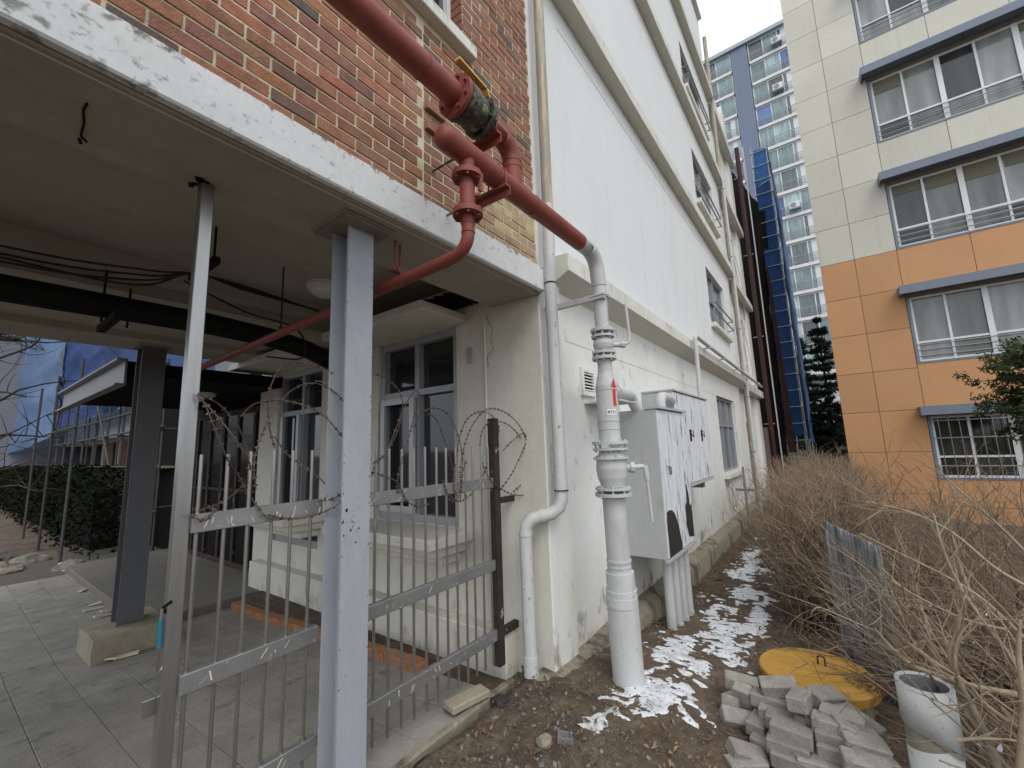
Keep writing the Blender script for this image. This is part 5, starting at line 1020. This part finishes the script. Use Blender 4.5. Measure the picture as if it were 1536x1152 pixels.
# grey concrete blocks
blk = MB(); blk.box(-0.094,0.094,-0.048,0.048,-0.035,0.035); bm0 = blk.build('concrete_block', M_BLOCK, None, 0.006); bdata = bm0.data; bpy.data.objects.remove(bm0)
R8 = random.Random(31)
def block(c, rz=0.0, rx=0.0, ry=0.0, lab=None):
    o = bpy.data.objects.new('concrete_block', bdata); COL.objects.link(o); o.location = c; o.rotation_euler = (rx,ry,rz); k = R8.uniform(.85,1.2); o.color = (0.285*k,0.27*k,0.235*k,1)
    tag(o, lab or 'grey concrete paving block stacked square with its long side showing', 'block', 'grey concrete blocks in the pile')
LAB2 = 'grey concrete paving block tumbled askew on the stacked blocks beside the yellow cover'
def pb(px, py, y, **k): block(ony(px,py,y), **k)
RX = -0.12
for px, py, y, rz in ((1188,1100,2.78,-.06),(1183,1122,2.74,-.06),(1190,1143,2.71,-.06),(1258,1110,2.80,-.05),(1262,1132,2.77,-.07),(1252,1152,2.74,-.05),(1180,1085,2.86,-.04),(1168,1073,2.96,-.04),
                      (1155,1052,3.02,-.08),(1264,1078,2.90,-.10),(1252,1090,2.84,-.05),(1120,1150,2.62,.6)):
    pb(px, py, y, rz=rz+R8.uniform(-.03,.03), rx=R8.uniform(-.04,.04))
for px, py, y, rz, rx, ry in ((1168,1030,3.05,.25,.2,-.15),(1200,1050,2.92,1.45,-.1,.1),(1237,1046,3.05,.9,.3,.15),(1282,1098,2.86,.5,.1,.3),(1296,1118,2.80,.4,.2,.2),(1308,1140,2.76,.5,.1,.25),(1226,1072,2.98,.3,.0,.1),(1214,1076,2.95,1.4,.1,0),
                             (1140,1085,2.92,1.4,.05,.0),(1146,1108,2.86,1.45,0,0),(1238,1062,3.02,-.1,.1,.1),(1290,1085,2.98,-.6,.1,.2),(1300,1150,2.68,.2,.1,.1),(1230,1150,2.72,.1,0,0)):
    pb(px, py, y, rz=rz, rx=rx, ry=ry, lab=LAB2)
pb(1112,1024,3.22,rz=.2,rx=.1,ry=.1,lab='grey concrete block lying flat apart, between the pile and the snow')
pb(1101,1051,3.08,rz=1.5,rx=.0,ry=.3,lab='grey concrete block standing on edge at the outer side of the pile'); pb(1117,1050,3.06,rz=1.5,rx=.1,ry=1.2,lab='grey concrete block upright against the outer side of the pile')
pb(1108,1079,2.95,rz=.5,rx=.5,ry=.2,lab='dark damp concrete block tipped over on the snow beside the pile'); pb(1121,1132,2.68,rz=.7,rx=.3,ry=.35,lab='concrete block tilted on the dead leaves in front of the pile')
# stones, tile, bracket, rubber strip
def stone(name, label, c, r, seed, m=M_STONE, sq=(1,1,.7), cat='stone', grp=None):
    bm = bmesh.new(); bmesh.ops.create_icosphere(bm, subdivisions=3, radius=1); b = MB(); c = Vector(c)
    for v in bm.verts: n = 1+0.35*noise.noise(v.co*1.3+Vector((seed,0,0)))+0.14*noise.noise(v.co*3.5+Vector((0,seed,0))); b.v.append((c.x+v.co.x*n*r*sq[0],c.y+v.co.y*n*r*sq[1],c.z+v.co.z*n*r*sq[2]))
    bm.verts.index_update()
    for f in bm.faces: b.f.append(tuple(v.index for v in f.verts)); b.sm.append(0)
    bm.free(); return tag(b.build(name, m, loc=tuple(c)), label, cat, grp)
p = onz(816,1118,-0.04); stone('stone', 'pale fist sized stone on the soil below the downpipe', (p.x,p.y,gz(p.x,p.y)+0.015), 0.042, 2, M_PLINTH)
p = onz(752,1046,0.0); stone('stone', 'dark flat stone beside the broken coping piece', (p.x,p.y,gz(p.x,p.y)+0.01), 0.05, 5, M_BARE, (1.3,1,.5))
for k, (px, py) in enumerate(((1180,872),(1165,885),(1188,905))):
    p = onz(px,py,-0.28); stone('stone', ['grey stone at the edge of the snow under the hedge','dark grey stone half buried beside the snow','small grey stone among leaves under the hedge'][k], (p.x,p.y,gz(p.x,p.y)+0.03), (0.09,0.07,0.05)[k], 8+k)
bkt = thing('metal_bracket', 'small galvanised channel bracket lying on the soil', 'bracket', tuple(onz(848,1112,-0.03))); p = onz(848,1112,-0.03); Rb = Euler((0.1,0.1,0.5)).to_matrix()
part(bkt, 'channel', M_GALV, lambda b: (b.obox(p+Vector((0,0,0.0)),(0.085,0.05,0.004),Rb), b.obox(p+Rb@Vector((0,0.023,0.018)),(0.085,0.004,0.034),Rb), b.obox(p+Rb@Vector((0,-0.023,0.018)),(0.085,0.004,0.034),Rb)))
ct = MB(); p0_, p1_ = onz(672,1060,0.02), onz(728,1032,0.02); dd = (p1_-p0_); sd_ = Vector((-dd.y,dd.x,0)).normalized()
ct.obox((p0_+p1_)/2+Vector((0,0,-0.01)),(0.11,0.045,dd.length),Matrix((sd_,Vector((0,0,1)),dd.normalized())).transposed())
tag(ct.build('coping_piece', M_PLINTH, None, 0.008, loc=tuple((p0_+p1_)/2)), 'broken piece of pale concrete coping lying by the railing foot', 'coping')
rs = MB(); A_, B2 = onz(622,1132,0.0), onz(706,1072,0.0); PP = []
for k in range(13):
    t = k/12; c = A_.lerp(B2,t); sd2 = Vector((-(B2-A_).y,(B2-A_).x,0)).normalized()*0.045*(1-0.3*t); zz = gz(c.x,c.y)+0.03+0.008*math.sin(t*9)
    PP.append((c-sd2+Vector((0,0,zz-c.z-0.012)), c+Vector((0,0,zz-c.z+0.008)), c+sd2+Vector((0,0,zz-c.z-0.006))))
for a, b_ in zip(PP[:-1],PP[1:]): rs.face(a[0],b_[0],b_[1],a[1],sm=1); rs.face(a[1],b_[1],b_[2],a[2],sm=1)
tag(rs.build('rubber_strip', mat('black_rubber', (0.02,0.022,0.026), 0.5, 0.2, 12), loc=tuple(A_)), 'strip of black rubber sheet lying along the edge of the paving', 'rubber strip')
tag(MB().box(-1.95,-1.90,1.42,2.5,-0.2,-0.02).build('paving_kerb', M_CONC, None, 0.01, loc=(-1.92,2,-0.1)), 'narrow broken concrete edging under the railing', 'kerb')
for k, (px, py) in enumerate(((140,913),(165,915),(158,922),(105,855),(112,863),(125,885),(190,985),(165,990),(98,845),(143,905))):
    p = onz(px,py,-0.2); ps = MB(); R = Euler((R8.uniform(-.2,.2),R8.uniform(-.2,.2),R8.random()*3)).to_matrix(); ps.obox((p.x,p.y,pave_z(p.x)+0.02),(R8.uniform(.08,.22),R8.uniform(.03,.06),0.012),R)
    tag(ps.build('plaster_flake', M_DRIP, loc=(p.x,p.y,pave_z(p.x))), 'fallen cream plaster flake on the pavers by the stone plinth and landing', 'debris', 'plaster flakes on the paving')
# ================================================================ BEYOND THE PASSAGE: scaffold, tarpaulin, hedge, tree
M_DSC = mat('dark_scaffold_pipe', (0.06,0.06,0.062), 0.7, 0.3, 6)
s2 = thing('facade_scaffold', 'steel pipe scaffold along the far wing seen through the passage', 'scaffold', (-16,2.9,-0.4))
for k in range(9):
    x = -10.8-1.55*k
    for y in (2.7,3.5): part(s2, 'standard', M_DSC, lambda b: b.tube([(x,y,-0.5),(x,y,3.6)],0.03,6))
    for z in (0.6,2.15): part(s2, 'transom', M_DSC, lambda b: b.tube([(x,2.6,z),(x,3.6,z)],0.024,6))
for z in (0.55,1.4,2.2,2.65,3.5): part(s2, 'ledger', M_DSC, lambda b: b.tube([(-10.6,2.66,z),(-23.6,2.66,z)],0.026,6))
for k in range(3):
    x = -11.3-2.6*k; part(s2, 'standard', M_DSC, lambda b: b.tube([(x,1.52,-0.5),(x,1.52,3.5)],0.026,6))
for z in (2.2,): part(s2, 'ledger', M_DSC, lambda b: b.tube([(-11.0,1.5,z),(-19.4,1.5,z)],0.022,6))
part(s2, 'brace', M_DSC, lambda b: b.tube([(-12.4,2.62,-0.4),(-17,2.62,3.5)],0.024,6))
part(s2, 'plank', mat('scaffold_plank', (0.35,0.3,0.2), 0.8, 0.2), lambda b: b.box(-20,-11,2.8,3.3,1.36,1.40))
tp_ = thing('blue_tarpaulin', 'bright blue tarpaulin hung over the far wing above the scaffold', 'tarpaulin', (-17,3.2,3.2))
M_TARP = mat('tarp_blue', (0.008,0.042,0.17), 0.6, 0.35, 0.9, 0.6, 4); M_TARPL = mat('tarp_pale', (0.13,0.21,0.37), 0.5, 0.15, 0.8, 0.4, 4)
part(tp_, 'sheet', M_TARP, lambda b: netmesh(b, [(-26,2.9,2.9),(-9.8,3.2,3.3),(-9.8,3.2,9.0),(-26,2.9,9.0)],50,26,0.22,3))
part(tp_, 'pale_sheet', M_TARPL, lambda b: netmesh(b, [(-36,2.2,2.0),(-25.6,2.8,2.6),(-25.6,2.8,9.5),(-36,2.2,9.5)],20,20,0.18,6), label='pale blue end sheet of the tarpaulin')
fb = MB().box(-60,-34,-6,14,-1,14).build('far_block', mat('far_block_grey', (0.17,0.18,0.21), 0.8, 0.08, 0.4), loc=(-47,4,-1)); tag(fb, 'plain grey building in the distance beyond the passage', 'building')
h2 = thing('evergreen_hedge', 'dark evergreen hedge in front of the far scaffold', 'hedge', (-13,2.0,-0.3))
o = hedge_cards(-34,-11.4,1.7,2.8,-0.4,1.42,16000,8,0.06).build('foliage', M_NEED, h2); o.color = (0.012,0.016,0.008,1)
part(h2, 'shade_core', M_DARK, lambda b: b.box(-33.5,-12.6,2.1,2.5,-0.5,0.95))  # black filler box in place of the shade inside the foliage
for k, (x, y, r) in enumerate(((-12.4,1.25,0.26),(-11.6,0.85,0.28),(-11.0,1.6,0.22),(-13.4,0.8,0.3))):
    stone('boulder', ['pale boulder at the foot of the evergreen hedge','mossy boulder at the end of the paving','low boulder beside the concrete landing','boulder beside the bare tree trunk'][k], (x,y,-0.30), r, 20+k, M_STONE if k != 1 else M_CONC, (1,1,.6), 'boulder')
tr = thing('bare_tree', 'dark leafless tree standing beyond the passage', 'tree', (-13.0,0.05,-0.3)); rt = random.Random(4); tb = MB()
part(tr, 'trunk', M_BARK, lambda b: b.tube([(-13.0,0.02,-0.4),(-12.95,0.08,2.0),(-12.8,0.1,4.5)],[0.17,0.14,0.10],10))
for k in range(16):
    zz = rt.uniform(1.0,4.0); P = twig_walk(tb, Vector((-12.95,0.08,zz)), Vector((rt.uniform(-.3,.6),rt.uniform(.2,1),rt.uniform(-.1,.7))), rt.uniform(1,2.4), 0.03, rt, 7, 0.2, 5)
    for m in range(8): twig_walk(tb, P[rt.randint(2,7)], Vector((rt.gauss(0,.6),rt.gauss(0.2,.6),rt.gauss(.2,.6))), rt.uniform(.3,1.0), 0.010, rt, 4, 0.2)
tb.build('crown', M_BARK, tr)
